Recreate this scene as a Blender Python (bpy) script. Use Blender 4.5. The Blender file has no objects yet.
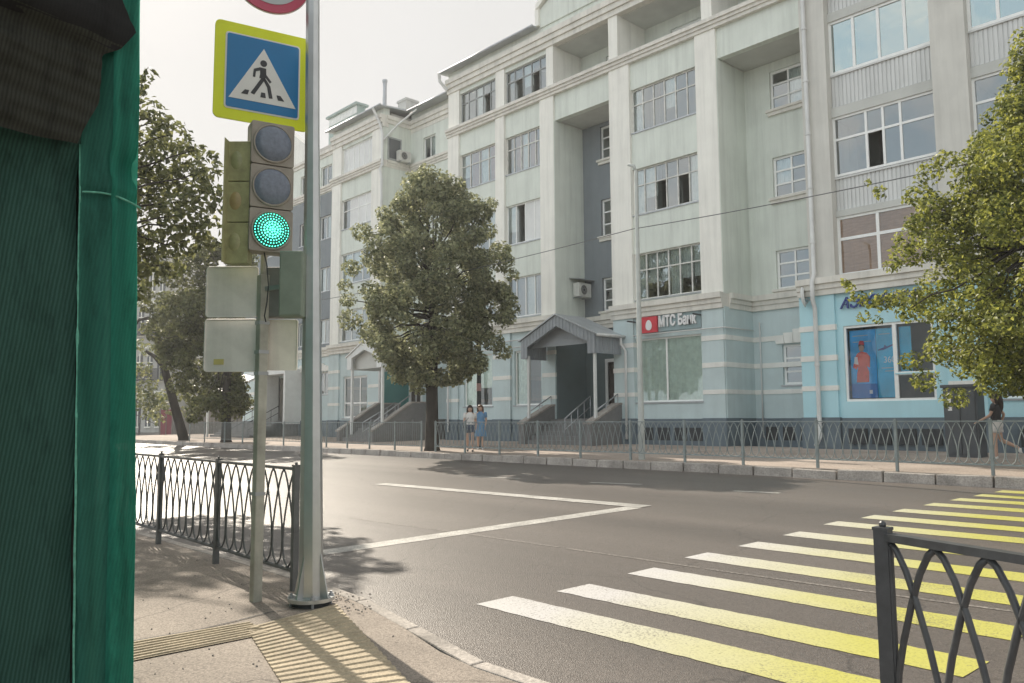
import bpy, bmesh, math, random
import numpy as np
from mathutils import Vector, Matrix, noise
random.seed(7); rng = np.random.default_rng(7)
SC = bpy.context.scene; COL = SC.collection
R_ = math.radians

# ------------------------------------------------------------------ camera model (survey of the photo -> metres)
FPX = 800.; CX, CY = 512., 341.5; PITCH = math.atan(77.5/800); ROLL = .006; YAW = R_(43.04); EYE = 1.65
F0 = np.array([-math.cos(YAW), math.sin(YAW), 0]); R0 = np.array([math.sin(YAW), math.cos(YAW), 0]); U0 = np.array([0, 0, 1.])
CF = F0*math.cos(PITCH)+U0*math.sin(PITCH); CU = U0*math.cos(PITCH)-F0*math.sin(PITCH)
CR = R0*math.cos(ROLL)-CU*math.sin(ROLL); CU = CU*math.cos(ROLL)+R0*math.sin(ROLL)
CC = np.array([0, 0, EYE])
RK, RY0 = .02, 3.85                       # the road climbs gently towards the far kerb
def ray(x, y): return CF+CR*(x-CX)/FPX-CU*(y-CY)/FPX
def onY(x, y, Y): d = ray(x, y); return CC+d*Y/d[1]
def onX(x, y, X): d = ray(x, y); return CC+d*X/d[0]
def onZ(x, y, z): d = ray(x, y); return CC+d*(z-EYE)/d[2]
def atD(x, y, D): return CC+ray(x, y)*D
def road_at(x, y): d = ray(x, y); return CC+d*(EYE+RK*RY0)/(RK*d[1]-d[2])
def onP(x, y, p0, n): d = ray(x, y); return CC+d*(np.dot(np.array(p0)-CC, n)/np.dot(d, n))
def road_z(Y): return RK*(Y-RY0)
def walk_z(Y): return .475+(Y-17.6)*.015

# ------------------------------------------------------------------ helpers
def tag(o, label=None, cat=None, group=None, kind=None):
    if label: o['label'] = label
    if cat: o['category'] = cat
    if group: o['group'] = group
    if kind: o['kind'] = kind
    return o
def thing(name, loc, label, cat, group=None):
    o = bpy.data.objects.new(name, None); o.location = loc; o.empty_display_size = .2; COL.objects.link(o)
    return tag(o, label, cat, group)
def root_of(o):
    while o.parent: o = o.parent
    return o
def kids(o): return [c for c in bpy.data.objects if c.parent == o]
def copy_tree(o, parent=None):
    c = o.copy(); COL.objects.link(c)
    if parent: c.parent = parent
    for ch in kids(o): copy_tree(ch, c)
    return c

class MB:
    def __init__(s): s.v = []; s.f = []; s.ch = []
    def add(s, vs, fs):
        s.ch.append((len(s.v), len(vs), len(s.f), len(fs))); b = len(s.v); s.v += [tuple(float(c) for c in v) for v in vs]; s.f += [tuple(i+b for i in f) for f in fs]; return s
    def box(s, x0, x1, y0, y1, z0, z1):
        if x1 < x0: x0, x1 = x1, x0
        if y1 < y0: y0, y1 = y1, y0
        if z1 < z0: z0, z1 = z1, z0
        return s.add([(x0,y0,z0),(x1,y0,z0),(x1,y1,z0),(x0,y1,z0),(x0,y0,z1),(x1,y0,z1),(x1,y1,z1),(x0,y1,z1)],
              [(0,3,2,1),(4,5,6,7),(0,1,5,4),(1,2,6,5),(2,3,7,6),(3,0,4,7)])
    def obox(s, c, a, b, d):
        c, a, b, d = map(np.array, (c, a, b, d))
        P = [c+i*a+j*b+k*d for k in (-1, 1) for i, j in ((-1,-1),(1,-1),(1,1),(-1,1))]
        return s.add(P, [(0,3,2,1),(4,5,6,7),(0,1,5,4),(1,2,6,5),(2,3,7,6),(3,0,4,7)])
    def prism(s, poly, off):
        n = len(poly); off = np.array(off); P = [np.array(p, float) for p in poly]; Q = [p+off for p in P]
        return s.add(P+Q, [tuple(range(n-1,-1,-1)), tuple(range(n, 2*n))]+[(i,(i+1)%n,n+(i+1)%n,n+i) for i in range(n)])
    def tube(s, pts, r, n=8, closed=False):
        P = [np.array(p, float) for p in pts]; m = len(P); rs = r if hasattr(r, '__len__') else [r]*m
        up = None; vs = []
        for i in range(m):
            a = P[(i-1) % m] if (closed or i > 0) else P[i]; b = P[(i+1) % m] if (closed or i < m-1) else P[i]
            t = b-a; t = t/(np.linalg.norm(t)+1e-9)
            if up is None:
                up = np.array([0,0,1.]) if abs(t[2]) < .9 else np.array([1.,0,0])
            u = up-t*np.dot(up, t); u /= np.linalg.norm(u)+1e-9; w = np.cross(t, u); up = u
            for k in range(n):
                q = 2*math.pi*(k+.5)/n; vs.append(P[i]+rs[i]*(math.cos(q)*u+math.sin(q)*w))
        fs = []
        for i in range(m if closed else m-1):
            j = (i+1) % m
            for k in range(n): fs.append((i*n+k, i*n+(k+1) % n, j*n+(k+1) % n, j*n+k))
        if not closed: fs += [tuple(range(n-1,-1,-1)), tuple(range((m-1)*n, m*n))]
        return s.add(vs, fs)
    def ball(s, c, r, n=10, m=7, sq=(1,1,1)):
        c = np.array(c, float); vs = [c+np.array([0,0,-r*sq[2]])]; fs = []
        for j in range(1, m):
            th = math.pi*j/m
            for k in range(n): vs.append(c+np.array([math.sin(th)*math.cos(2*math.pi*k/n)*sq[0], math.sin(th)*math.sin(2*math.pi*k/n)*sq[1], -math.cos(th)*sq[2]])*r)
        vs.append(c+np.array([0,0,r*sq[2]])); L = len(vs)-1
        for k in range(n):
            fs.append((0, 1+(k+1) % n, 1+k)); fs.append((L, 1+(m-2)*n+k, 1+(m-2)*n+(k+1) % n))
            for j in range(m-2): fs.append((1+j*n+k, 1+j*n+(k+1) % n, 1+(j+1)*n+(k+1) % n, 1+(j+1)*n+k))
        return s.add(vs, fs)
    def split(s, name, mat, parent=None, tol=.07, **kw):
        # one object per connected piece
        bb = []
        for (a, n, fa, fn) in s.ch: q = np.array(s.v[a:a+n]); bb.append((q.min(0)-tol/2, q.max(0)+tol/2))
        k = len(bb); par = list(range(k))
        def find(i):
            while par[i] != i: par[i] = par[par[i]]; i = par[i]
            return i
        for i in range(k):
            for j in range(i):
                if (bb[i][0] <= bb[j][1]).all() and (bb[j][0] <= bb[i][1]).all(): par[find(i)] = find(j)
        out = {}
        for i in range(k): out.setdefault(find(i), []).append(s.ch[i])
        res = []
        for cs in out.values():
            m = MB()
            for (a, n, fa, fn) in cs: m.add(s.v[a:a+n], [tuple(i-a for i in f) for f in s.f[fa:fa+fn]])
            res.append(m.build(name, mat, parent, **kw))
        return res
    def build(s, name, mat, parent=None, smooth=False, bevel=0):
        off = np.array(root_of(parent).location) if parent else np.zeros(3)
        me = bpy.data.meshes.new(name)
        me.from_pydata([tuple(np.array(v)-off) for v in s.v], [], s.f); me.update()
        if smooth: me.polygons.foreach_set('use_smooth', [True]*len(me.polygons))
        if smooth == 'auto': me.set_sharp_from_angle(angle=R_(40))
        o = bpy.data.objects.new(name, me); COL.objects.link(o); me.materials.append(mat)
        if bevel:
            b = o.modifiers.new('b', 'BEVEL'); b.width = bevel; b.segments = 2; b.limit_method = 'ANGLE'
        if parent: o.parent = parent
        return o

# ------------------------------------------------------------------ materials
MATS = {}
def nodes(m): m.use_nodes = True; nt = m.node_tree; return nt, nt.nodes, nt.links, nt.nodes['Principled BSDF']
def mat(name, col, rough=.8, var=.12, scale=2.5, bump=.0, bscale=40, metal=0, spec=.5, streak=0, stretch=(1,1,1), speck=0, speckscale=120):
    m = bpy.data.materials.new(name); nt, N, L, p = nodes(m)
    p.inputs['Roughness'].default_value = rough; p.inputs['Metallic'].default_value = metal
    p.inputs['Specular IOR Level'].default_value = spec
    tc = N.new('ShaderNodeTexCoord'); mp = N.new('ShaderNodeMapping'); mp.inputs['Scale'].default_value = stretch
    L.new(tc.outputs['Object'], mp.inputs[0])
    def noise_(sc, det=5, vec=None, rg=.6):
        n = N.new('ShaderNodeTexNoise'); n.inputs['Scale'].default_value = sc; n.inputs['Detail'].default_value = det; n.inputs['Roughness'].default_value = rg
        L.new(vec or mp.outputs[0], n.inputs['Vector']); return n
    n1 = noise_(scale)
    rmp = N.new('ShaderNodeMapRange'); rmp.inputs[1].default_value = .3; rmp.inputs[2].default_value = .7
    rmp.inputs[3].default_value = 1-var; rmp.inputs[4].default_value = 1+var; L.new(n1.outputs[0], rmp.inputs[0])
    val = rmp.outputs[0]
    def mul(a, b):
        q = N.new('ShaderNodeMath'); q.operation = 'MULTIPLY'; L.new(a, q.inputs[0]); L.new(b, q.inputs[1]); return q.outputs[0]
    if streak:
        ms = N.new('ShaderNodeMapping'); ms.inputs['Scale'].default_value = (2.2, 2.2, .12); L.new(tc.outputs['Object'], ms.inputs[0])
        n2 = noise_(1.6, 6, ms.outputs[0], .65); r2 = N.new('ShaderNodeMapRange')
        r2.inputs[1].default_value = .45; r2.inputs[2].default_value = .75; r2.inputs[3].default_value = 1; r2.inputs[4].default_value = 1-streak
        L.new(n2.outputs[0], r2.inputs[0]); val = mul(val, r2.outputs[0])
    if speck:
        n3 = noise_(speckscale, 2); r3 = N.new('ShaderNodeMapRange'); r3.inputs[1].default_value = .35; r3.inputs[2].default_value = .7
        r3.inputs[3].default_value = 1-speck; r3.inputs[4].default_value = 1+speck; L.new(n3.outputs[0], r3.inputs[0]); val = mul(val, r3.outputs[0])
    mx = N.new('ShaderNodeVectorMath'); mx.operation = 'SCALE'; mx.inputs[0].default_value = col; L.new(val, mx.inputs['Scale'])
    L.new(mx.outputs[0], p.inputs['Base Color'])
    if bump:
        n4 = noise_(bscale, 4); b = N.new('ShaderNodeBump'); b.inputs['Strength'].default_value = bump; b.inputs['Distance'].default_value = .01
        L.new(n4.outputs[0], b.inputs['Height']); L.new(b.outputs[0], p.inputs['Normal'])
    MATS[name] = m; return m
cream = mat('cream_render', (.86,.85,.79), .9, .06, .8, .25, 30, streak=.17, speck=.06)
mint = mat('pale_green_render', (.70,.745,.685), .9, .07, .7, .25, 30, streak=.19, speck=.06)
soffit = mat('grey_soffit', (.55,.56,.53), .9, .1, 1, .2)
slate = mat('slate_blue_render', (.21,.238,.258), .9, .08, .8, .2, 30, streak=.1)
sky_blue = mat('light_blue_render', (.55,.655,.665), .85, .08, .8, .2, 30, streak=.1, speck=.04)
cyan = mat('bright_cyan_render', (.46,.72,.79), .8, .06, .8, .15, 30, streak=.06)
white_band = mat('white_band_render', (.80,.80,.76), .85, .06, 1.5, .2, streak=.12)
cornice_m = mat('cornice_render', (.72,.70,.64), .85, .1, 1, .25, streak=.2)
plinth_m = mat('dark_blue_plinth', (.135,.175,.205), .8, .15, 1.2, .2, streak=.2)
vent_dark = mat('dark_recess', (.045,.05,.055), .9, .2, 4)
teal = mat('teal_render', (.06,.235,.225), .8, .07, 1, .15)
bluegrey = mat('grey_blue_porch_render', (.14,.185,.195), .8, .08, 1, .15)
inner = mat('room_plaster', (.48,.46,.43), .9, .1, 1)
white_frame = mat('white_window_frame', (.86,.87,.85), .5, .05, 3)
old_frame = mat('old_painted_frame', (.66,.66,.62), .7, .2, 5, streak=.15)
grey_frame = mat('grey_old_frame', (.33,.35,.35), .7, .2, 5)
curtain_m = mat('white_curtain', (.84,.85,.82), .9, .12, 6)
panel_m = mat('white_pvc_panel', (.70,.71,.70), .5, .08, 1.2)
board_m = mat('brown_blind', (.50,.32,.22), .9, .15, 3, stretch=(1,1,6))
redcurt = mat('brick_red_curtain', (.46,.22,.17), .9, .15, 3)
greencurt = mat('green_tinted_film', (.02,.22,.11), .6, .1, 2)
greycream = mat('grey_cream_render', (.64,.63,.585), .9, .08, .8, .25, 30, streak=.16, speck=.05)
slat_m = mat('pale_slat_panel', (.66,.67,.66), .6, .07, 1, streak=.18)
roof_m = mat('grey_roof_sheet', (.42,.45,.47), .6, .1, 2)
galv = mat('galvanised_sheet', (.42,.44,.46), .45, .15, 2, metal=.6)
pipe_m = mat('white_drainpipe_paint', (.66,.67,.66), .5, .1, 2, streak=.1)
step_m = mat('grey_granite_step', (.20,.20,.20), .75, .1, 6, .2, speck=.15)
canopy_m = mat('grey_corrugated_sheet', (.33,.36,.39), .5, .1, 2, metal=.2)
canopy_roof = mat('silver_canopy_roof', (.45,.48,.50), .45, .1, 2, metal=.4)
white_paint = mat('white_painted_metal', (.72,.74,.73), .5, .06, 3)
dark_door = mat('dark_brown_door', (.05,.04,.035), .5, .2, 4)
rail_m = mat('grey_green_painted_steel', (.23,.265,.262), .55, .15, 6)
near_rail = mat('dark_grey_painted_steel', (.115,.122,.125), .45, .2, 14, .1, 60)
near_rail2 = mat('black_painted_steel', (.055,.058,.062), .42, .2, 14, .1, 60)
post_m = mat('weathered_galvanised_post', (.42,.42,.37), .6, .25, 5, .1, 60, metal=.15, streak=.3)
pole_m = mat('galvanised_octagon_pole', (.56,.58,.58), .33, .12, 3, .06, 60, metal=.85, streak=.15)
signal_m = mat('dusty_signal_housing', (.33,.30,.26), .75, .15, 6, .1, 60)
olive_m = mat('olive_signal_housing', (.33,.33,.17), .55, .25, 9)
greenbox_m = mat('grey_green_box', (.22,.27,.22), .6, .12, 6)
darkbox_m = mat('dark_grey_box', (.22,.225,.22), .6, .15, 6)
sheet_m = mat('grey_sign_back', (.84,.82,.80), .55, .1, 5, .1, 30, metal=.0, streak=.2)
sheet2_m = mat('beige_sign_back', (.86,.83,.75), .6, .1, 5, .1, 30, metal=.0, streak=.25)
lens_m = mat('unlit_lens', (.17,.20,.26), .18, .15, 30)
yellow = mat('fluorescent_yellow', (.72,.80,.015), .5, .04, 5)
signblue = mat('sign_blue', (.0,.17,.42), .4, .04, 5)
signwhite = mat('sign_white', (.72,.73,.71), .45, .04, 5)
signblack = mat('sign_black', (.03,.035,.04), .5, .1, 5)
signred = mat('sign_red', (.50,.07,.13), .45, .05, 5)
signgrey = mat('sign_grey_face', (.46,.50,.52), .45, .05, 5)
sticker = mat('yellow_sticker', (.62,.55,.22), .6, .1, 8)
redlogo = mat('red_logo', (.62,.05,.07), .45, .05, 5)
letter_m = mat('white_lettering', (.82,.82,.82), .4, .03, 5)
navy = mat('navy_lettering', (.02,.04,.22), .4, .05, 5)
poster1 = mat('poster_blue', (.04,.44,.86), .35, .35, .8)
poster2 = mat('poster_deep_blue', (.02,.47,.74), .35, .25, .8)
poster3 = mat('poster_dark_footer', (.015,.19,.55), .35, .1, 1)
skinm = mat('skin', (.50,.33,.25), .6, .05, 8)
asph_walk = None
metal_dark = mat('dark_wire', (.05,.055,.06), .6, .1, 5)
cab_m = mat('dark_grey_cabinet', (.085,.095,.105), .55, .12, 2, streak=.15)
ac_m = mat('ac_white', (.62,.62,.58), .5, .08, 4, streak=.2)
bark = mat('bark', (.07,.058,.045), .95, .35, 6, .8, 25, stretch=(1,1,.25))
bark2 = mat('dark_bark', (.04,.034,.028), .95, .35, 6, .8, 25, stretch=(1,1,.25))
oldwall = mat('old_pale_facade', (.46,.46,.44), .9, .12, .5, streak=.2)
oldwall2 = mat('old_beige_facade', (.42,.40,.36), .9, .12, .5, streak=.2)
farglass = mat('far_window_glass', (.08,.09,.10), .25, .2, 1)
maroon = mat('maroon_gate', (.20,.035,.055), .6, .1, 2)
fence_wall = mat('weathered_grey_boards', (.19,.175,.16), .9, .25, 3, stretch=(3,3,.4))
kerb_m = mat('concrete_kerb', (.37,.34,.31), .9, .3, 2.2, .9, 22, streak=.2, speck=.22, speckscale=35)

def glass_mat(name, tint, refl, gc=(.9,.95,.97)):
    m = bpy.data.materials.new(name); nt, N, L, p = nodes(m); N.remove(p)
    out = N['Material Output']; tr = N.new('ShaderNodeBsdfTransparent'); tr.inputs[0].default_value = (*tint, 1)
    gl = N.new('ShaderNodeBsdfGlossy'); gl.inputs['Roughness'].default_value = .015; gl.inputs[0].default_value = (*gc, 1)
    fr = N.new('ShaderNodeFresnel'); fr.inputs[0].default_value = 1.5
    tc = N.new('ShaderNodeTexCoord'); n = N.new('ShaderNodeTexNoise'); n.inputs['Scale'].default_value = .9; L.new(tc.outputs['Object'], n.inputs[0])
    bp = N.new('ShaderNodeBump'); bp.inputs['Strength'].default_value = .16; bp.inputs['Distance'].default_value = .05
    L.new(n.outputs[0], bp.inputs['Height']); L.new(bp.outputs[0], gl.inputs['Normal'])
    a = N.new('ShaderNodeMapRange'); a.inputs[1].default_value = 0; a.inputs[2].default_value = 1; a.inputs[3].default_value = refl; a.inputs[4].default_value = 1
    L.new(fr.outputs[0], a.inputs[0]); mx = N.new('ShaderNodeMixShader'); L.new(a.outputs[0], mx.inputs[0])
    L.new(tr.outputs[0], mx.inputs[1]); L.new(gl.outputs[0], mx.inputs[2]); L.new(mx.outputs[0], out.inputs[0]); return m
glass = glass_mat('window_glass', (.75,.82,.82), .22)
glass_teal = glass_mat('tinted_balcony_glass', (.30,.52,.50), .45, (.82,.93,.92))
glass_dull = glass_mat('dull_glass', (.9,.92,.92), .06)
glass_shop = glass_mat('shop_glass', (.86,.95,.91), .10)

def leaf_mat(name, c1, c2, tr=.42):
    m = bpy.data.materials.new(name); nt, N, L, p = nodes(m)
    g = N.new('ShaderNodeNewGeometry'); rp = N.new('ShaderNodeValToRGB')
    rp.color_ramp.elements[0].color = (*c1, 1); rp.color_ramp.elements[1].color = (*c2, 1)
    L.new(g.outputs['Random Per Island'], rp.inputs[0]); L.new(rp.outputs[0], p.inputs['Base Color'])
    p.inputs['Roughness'].default_value = .5; p.inputs['Specular IOR Level'].default_value = .35
    t = N.new('ShaderNodeBsdfTranslucent'); hs = N.new('ShaderNodeHueSaturation'); hs.inputs['Value'].default_value = 1.5; hs.inputs['Hue'].default_value = .485
    L.new(rp.outputs[0], hs.inputs['Color']); L.new(hs.outputs[0], t.inputs[0])
    mx = N.new('ShaderNodeMixShader'); mx.inputs[0].default_value = tr; L.new(p.outputs[0], mx.inputs[1]); L.new(t.outputs[0], mx.inputs[2])
    L.new(mx.outputs[0], N['Material Output'].inputs[0]); return m
leafA = leaf_mat('linden_leaf', (.085,.108,.058), (.37,.385,.225))
leafB = leaf_mat('maple_leaf', (.035,.058,.012), (.32,.345,.075))
leafC = leaf_mat('poplar_leaf', (.055,.07,.028), (.19,.205,.085))
leafD = leaf_mat('far_leaf', (.07,.095,.045), (.26,.27,.12))

def net_mat(name, col, transp, lines, trl=.5, nsc=5.):
    m = bpy.data.materials.new(name); nt, N, L, p = nodes(m)
    tc = N.new('ShaderNodeTexCoord'); mp = N.new('ShaderNodeMapping'); mp.inputs['Rotation'].default_value = (R_(7), 0, 0)
    L.new(tc.outputs['Object'], mp.inputs[0]); mq = N.new('ShaderNodeMapping'); mq.inputs['Scale'].default_value = (1.6,1.6,.45); L.new(tc.outputs['Object'], mq.inputs[0])
    w = N.new('ShaderNodeTexWave'); w.bands_direction = 'Y'; w.inputs['Scale'].default_value = 17; w.inputs['Distortion'].default_value = 1.2; w.inputs['Detail'].default_value = 2
    L.new(mp.outputs[0], w.inputs[0]); n = N.new('ShaderNodeTexNoise'); n.inputs['Scale'].default_value = nsc; n.inputs['Detail'].default_value = 9; n.inputs['Roughness'].default_value = .68; L.new(mq.outputs[0], n.inputs[0])
    n2 = N.new('ShaderNodeTexNoise'); n2.inputs['Scale'].default_value = 260; L.new(mp.outputs[0], n2.inputs[0])
    a = N.new('ShaderNodeMath'); a.operation = 'MULTIPLY_ADD'; a.inputs[1].default_value = lines; a.inputs[2].default_value = 1-lines; L.new(w.outputs['Fac'], a.inputs[0])
    b = N.new('ShaderNodeMath'); b.operation = 'MULTIPLY_ADD'; b.inputs[1].default_value = 2.2; b.inputs[2].default_value = -.1; L.new(n.outputs[0], b.inputs[0]); b.use_clamp = True
    c = N.new('ShaderNodeMath'); c.operation = 'MULTIPLY'; L.new(a.outputs[0], c.inputs[0]); L.new(b.outputs[0], c.inputs[1])
    c2 = N.new('ShaderNodeMath'); c2.operation = 'MULTIPLY_ADD'; c2.inputs[1].default_value = .5; c2.inputs[2].default_value = .72; L.new(n2.outputs[0], c2.inputs[0])
    c3 = N.new('ShaderNodeMath'); c3.operation = 'MULTIPLY'; L.new(c.outputs[0], c3.inputs[0]); L.new(c2.outputs[0], c3.inputs[1])
    s = N.new('ShaderNodeVectorMath'); s.operation = 'SCALE'; s.inputs[0].default_value = col; L.new(c3.outputs[0], s.inputs['Scale'])
    L.new(s.outputs[0], p.inputs['Base Color']); p.inputs['Roughness'].default_value = .7; p.inputs['Specular IOR Level'].default_value = .2
    t = N.new('ShaderNodeBsdfTranslucent'); L.new(s.outputs[0], t.inputs[0]); tr = N.new('ShaderNodeBsdfTransparent')
    m1 = N.new('ShaderNodeMixShader'); m1.inputs[0].default_value = trl; L.new(p.outputs[0], m1.inputs[1]); L.new(t.outputs[0], m1.inputs[2])
    m2 = N.new('ShaderNodeMixShader'); m2.inputs[0].default_value = transp; L.new(m1.outputs[0], m2.inputs[1]); L.new(tr.outputs[0], m2.inputs[2])
    L.new(m2.outputs[0], N['Material Output'].inputs[0]); return m
net_dark = net_mat('dark_green_netting', (.075,.19,.15), .03, .4)
net_bright = net_mat('green_netting', (.045,.30,.22), .05, .14, .60, 5.)
net_mid = net_mat('shade_tinted_netting', (.045,.20,.15), .03, .15, .45, 4.)  # darker copy of the green netting: missing backlight on the strip put into colour
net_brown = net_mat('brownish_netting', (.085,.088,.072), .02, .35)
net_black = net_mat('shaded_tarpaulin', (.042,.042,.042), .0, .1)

def zebra_mat():
    m = bpy.data.materials.new('crossing_paint'); nt, N, L, p = nodes(m)
    tc = N.new('ShaderNodeTexCoord'); sp = N.new('ShaderNodeSeparateXYZ'); L.new(tc.outputs['Object'], sp.inputs[0])
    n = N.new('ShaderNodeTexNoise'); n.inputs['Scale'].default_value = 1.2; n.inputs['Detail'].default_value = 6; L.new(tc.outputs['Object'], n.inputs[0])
    a = N.new('ShaderNodeMath'); a.operation = 'MULTIPLY_ADD'; a.inputs[1].default_value = .9; L.new(n.outputs[0], a.inputs[0]); yy = N.new('ShaderNodeMath'); yy.operation = 'MULTIPLY_ADD'; yy.inputs[1].default_value = .17; L.new(sp.outputs[1], yy.inputs[0]); L.new(sp.outputs[0], yy.inputs[2]); L.new(yy.outputs[0], a.inputs[2])   # white-to-yellow fade paints veiling glare into the two-tone bars, shifted with distance
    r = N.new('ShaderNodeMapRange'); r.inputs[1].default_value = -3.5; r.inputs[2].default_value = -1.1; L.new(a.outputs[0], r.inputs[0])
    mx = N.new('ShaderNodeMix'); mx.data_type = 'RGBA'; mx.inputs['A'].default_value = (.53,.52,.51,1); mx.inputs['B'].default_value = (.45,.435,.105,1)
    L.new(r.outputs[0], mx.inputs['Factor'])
    n2 = N.new('ShaderNodeTexNoise'); n2.inputs['Scale'].default_value = 45; n2.inputs['Detail'].default_value = 4; L.new(tc.outputs['Object'], n2.inputs[0])
    r2 = N.new('ShaderNodeMapRange'); r2.inputs[1].default_value = .3; r2.inputs[2].default_value = .5; r2.inputs[3].default_value = .72; r2.inputs[4].default_value = 1; L.new(n2.outputs[0], r2.inputs[0])
    s = N.new('ShaderNodeVectorMath'); s.operation = 'SCALE'; L.new(mx.outputs['Result'], s.inputs[0]); L.new(r2.outputs[0], s.inputs['Scale'])
    # worn-through spots where tyres roll, bare asphalt showing
    mpw = N.new('ShaderNodeMapping'); mpw.inputs['Scale'].default_value = (.5,1.1,1); L.new(tc.outputs['Object'], mpw.inputs[0])
    n5 = N.new('ShaderNodeTexNoise'); n5.inputs['Scale'].default_value = 1.1; n5.inputs['Detail'].default_value = 3; L.new(mpw.outputs[0], n5.inputs[0])
    n6 = N.new('ShaderNodeTexNoise'); n6.inputs['Scale'].default_value = 60; n6.inputs['Detail'].default_value = 5; L.new(tc.outputs['Object'], n6.inputs[0])
    ad = N.new('ShaderNodeMath'); ad.operation = 'MULTIPLY_ADD'; ad.inputs[1].default_value = .55; L.new(n5.outputs[0], ad.inputs[0]); L.new(n6.outputs[0], ad.inputs[2])
    rw = N.new('ShaderNodeMapRange'); rw.inputs[1].default_value = .86; rw.inputs[2].default_value = .97; rw.inputs[3].default_value = 0; rw.inputs[4].default_value = .75; L.new(ad.outputs[0], rw.inputs[0])
    mw = N.new('ShaderNodeMix'); mw.data_type = 'RGBA'; L.new(rw.outputs[0], mw.inputs['Factor']); L.new(s.outputs[0], mw.inputs['A']); mw.inputs['B'].default_value = (.13,.115,.10,1)
    L.new(mw.outputs['Result'], p.inputs['Base Color']); p.inputs['Roughness'].default_value = .5
    b = N.new('ShaderNodeBump'); b.inputs['Strength'].default_value = .35; b.inputs['Distance'].default_value = .006; L.new(n2.outputs[0], b.inputs['Height']); L.new(b.outputs[0], p.inputs['Normal'])
    return m
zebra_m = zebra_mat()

def asphalt(name, c, rough, vscale=.35, var=.18, agg=.35, aggscale=170, bump=.5, spec=.5, stretch=(.4,1,1), cracks=True):
    m = bpy.data.materials.new(name); nt, N, L, p = nodes(m)
    tc = N.new('ShaderNodeTexCoord'); mp = N.new('ShaderNodeMapping'); mp.inputs['Scale'].default_value = stretch; L.new(tc.outputs['Object'], mp.inputs[0])
    n1 = N.new('ShaderNodeTexNoise'); n1.inputs['Scale'].default_value = vscale; n1.inputs['Detail'].default_value = 7; L.new(mp.outputs[0], n1.inputs[0])
    r1 = N.new('ShaderNodeMapRange'); r1.inputs[1].default_value = .3; r1.inputs[2].default_value = .7; r1.inputs[3].default_value = 1-var; r1.inputs[4].default_value = 1+var; L.new(n1.outputs[0], r1.inputs[0])
    v = N.new('ShaderNodeTexVoronoi'); v.inputs['Scale'].default_value = aggscale*.6; L.new(tc.outputs['Object'], v.inputs[0])
    sx = N.new('ShaderNodeSeparateColor'); L.new(v.outputs['Color'], sx.inputs[0])
    r2 = N.new('ShaderNodeMapRange'); r2.inputs[3].default_value = 1-agg; r2.inputs[4].default_value = 1+agg; L.new(sx.outputs[0], r2.inputs[0])
    q = N.new('ShaderNodeMath'); q.operation = 'MULTIPLY'; L.new(r1.outputs[0], q.inputs[0]); L.new(r2.outputs[0], q.inputs[1]); val = q.outputs[0]
    if cracks:
        nw = N.new('ShaderNodeTexNoise'); nw.inputs['Scale'].default_value = 1.3; nw.inputs['Detail'].default_value = 5; L.new(tc.outputs['Object'], nw.inputs[0])
        mxv = N.new('ShaderNodeMix'); mxv.data_type = 'RGBA'; mxv.inputs['Factor'].default_value = .35; L.new(tc.outputs['Object'], mxv.inputs['A']); L.new(nw.outputs['Color'], mxv.inputs['B'])
        vc = N.new('ShaderNodeTexVoronoi'); vc.feature = 'DISTANCE_TO_EDGE'; vc.inputs['Scale'].default_value = .42; L.new(mxv.outputs['Result'], vc.inputs[0])
        rc = N.new('ShaderNodeMapRange'); rc.inputs[1].default_value = 0; rc.inputs[2].default_value = .005; rc.inputs[3].default_value = .62; rc.inputs[4].default_value = 1; L.new(vc.outputs['Distance'], rc.inputs[0])
        q2 = N.new('ShaderNodeMath'); q2.operation = 'MULTIPLY'; L.new(val, q2.inputs[0]); L.new(rc.outputs[0], q2.inputs[1]); val = q2.outputs[0]
    s = N.new('ShaderNodeVectorMath'); s.operation = 'SCALE'; s.inputs[0].default_value = c; L.new(val, s.inputs['Scale']); L.new(s.outputs[0], p.inputs['Base Color'])
    p.inputs['Roughness'].default_value = rough; p.inputs['Specular IOR Level'].default_value = spec
    b = N.new('ShaderNodeBump'); b.inputs['Strength'].default_value = bump; b.inputs['Distance'].default_value = .008
    L.new(v.outputs['Distance'], b.inputs['Height']); L.new(b.outputs[0], p.inputs['Normal']); return m
road_m = asphalt('road_asphalt', (.108,.094,.084), .44, spec=.5, stretch=(.07,1.3,1), var=.34)
walk_m = asphalt('footway_asphalt', (.275,.238,.204), .85, .8, .2, .3, 150, .5, .3, (1,1,1))
farwalk_m = asphalt('pink_paving', (.36,.305,.265), .9, .5, .2, .2, 60, .3, .2, (1,1,1))
ground_m = asphalt('ground_earth', (.12,.11,.095), .95, .1, .25, .3, 60, .3, .1, (1,1,1), False)
line_m = mat('worn_white_line', (.40,.39,.365), .5, .3, 3, .3, 60, speck=.4, speckscale=45)
tactile_m = mat('yellow_tactile_slab', (.40,.335,.235), .85, .22, 4, .4, 50, speck=.2, speckscale=60)

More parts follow.
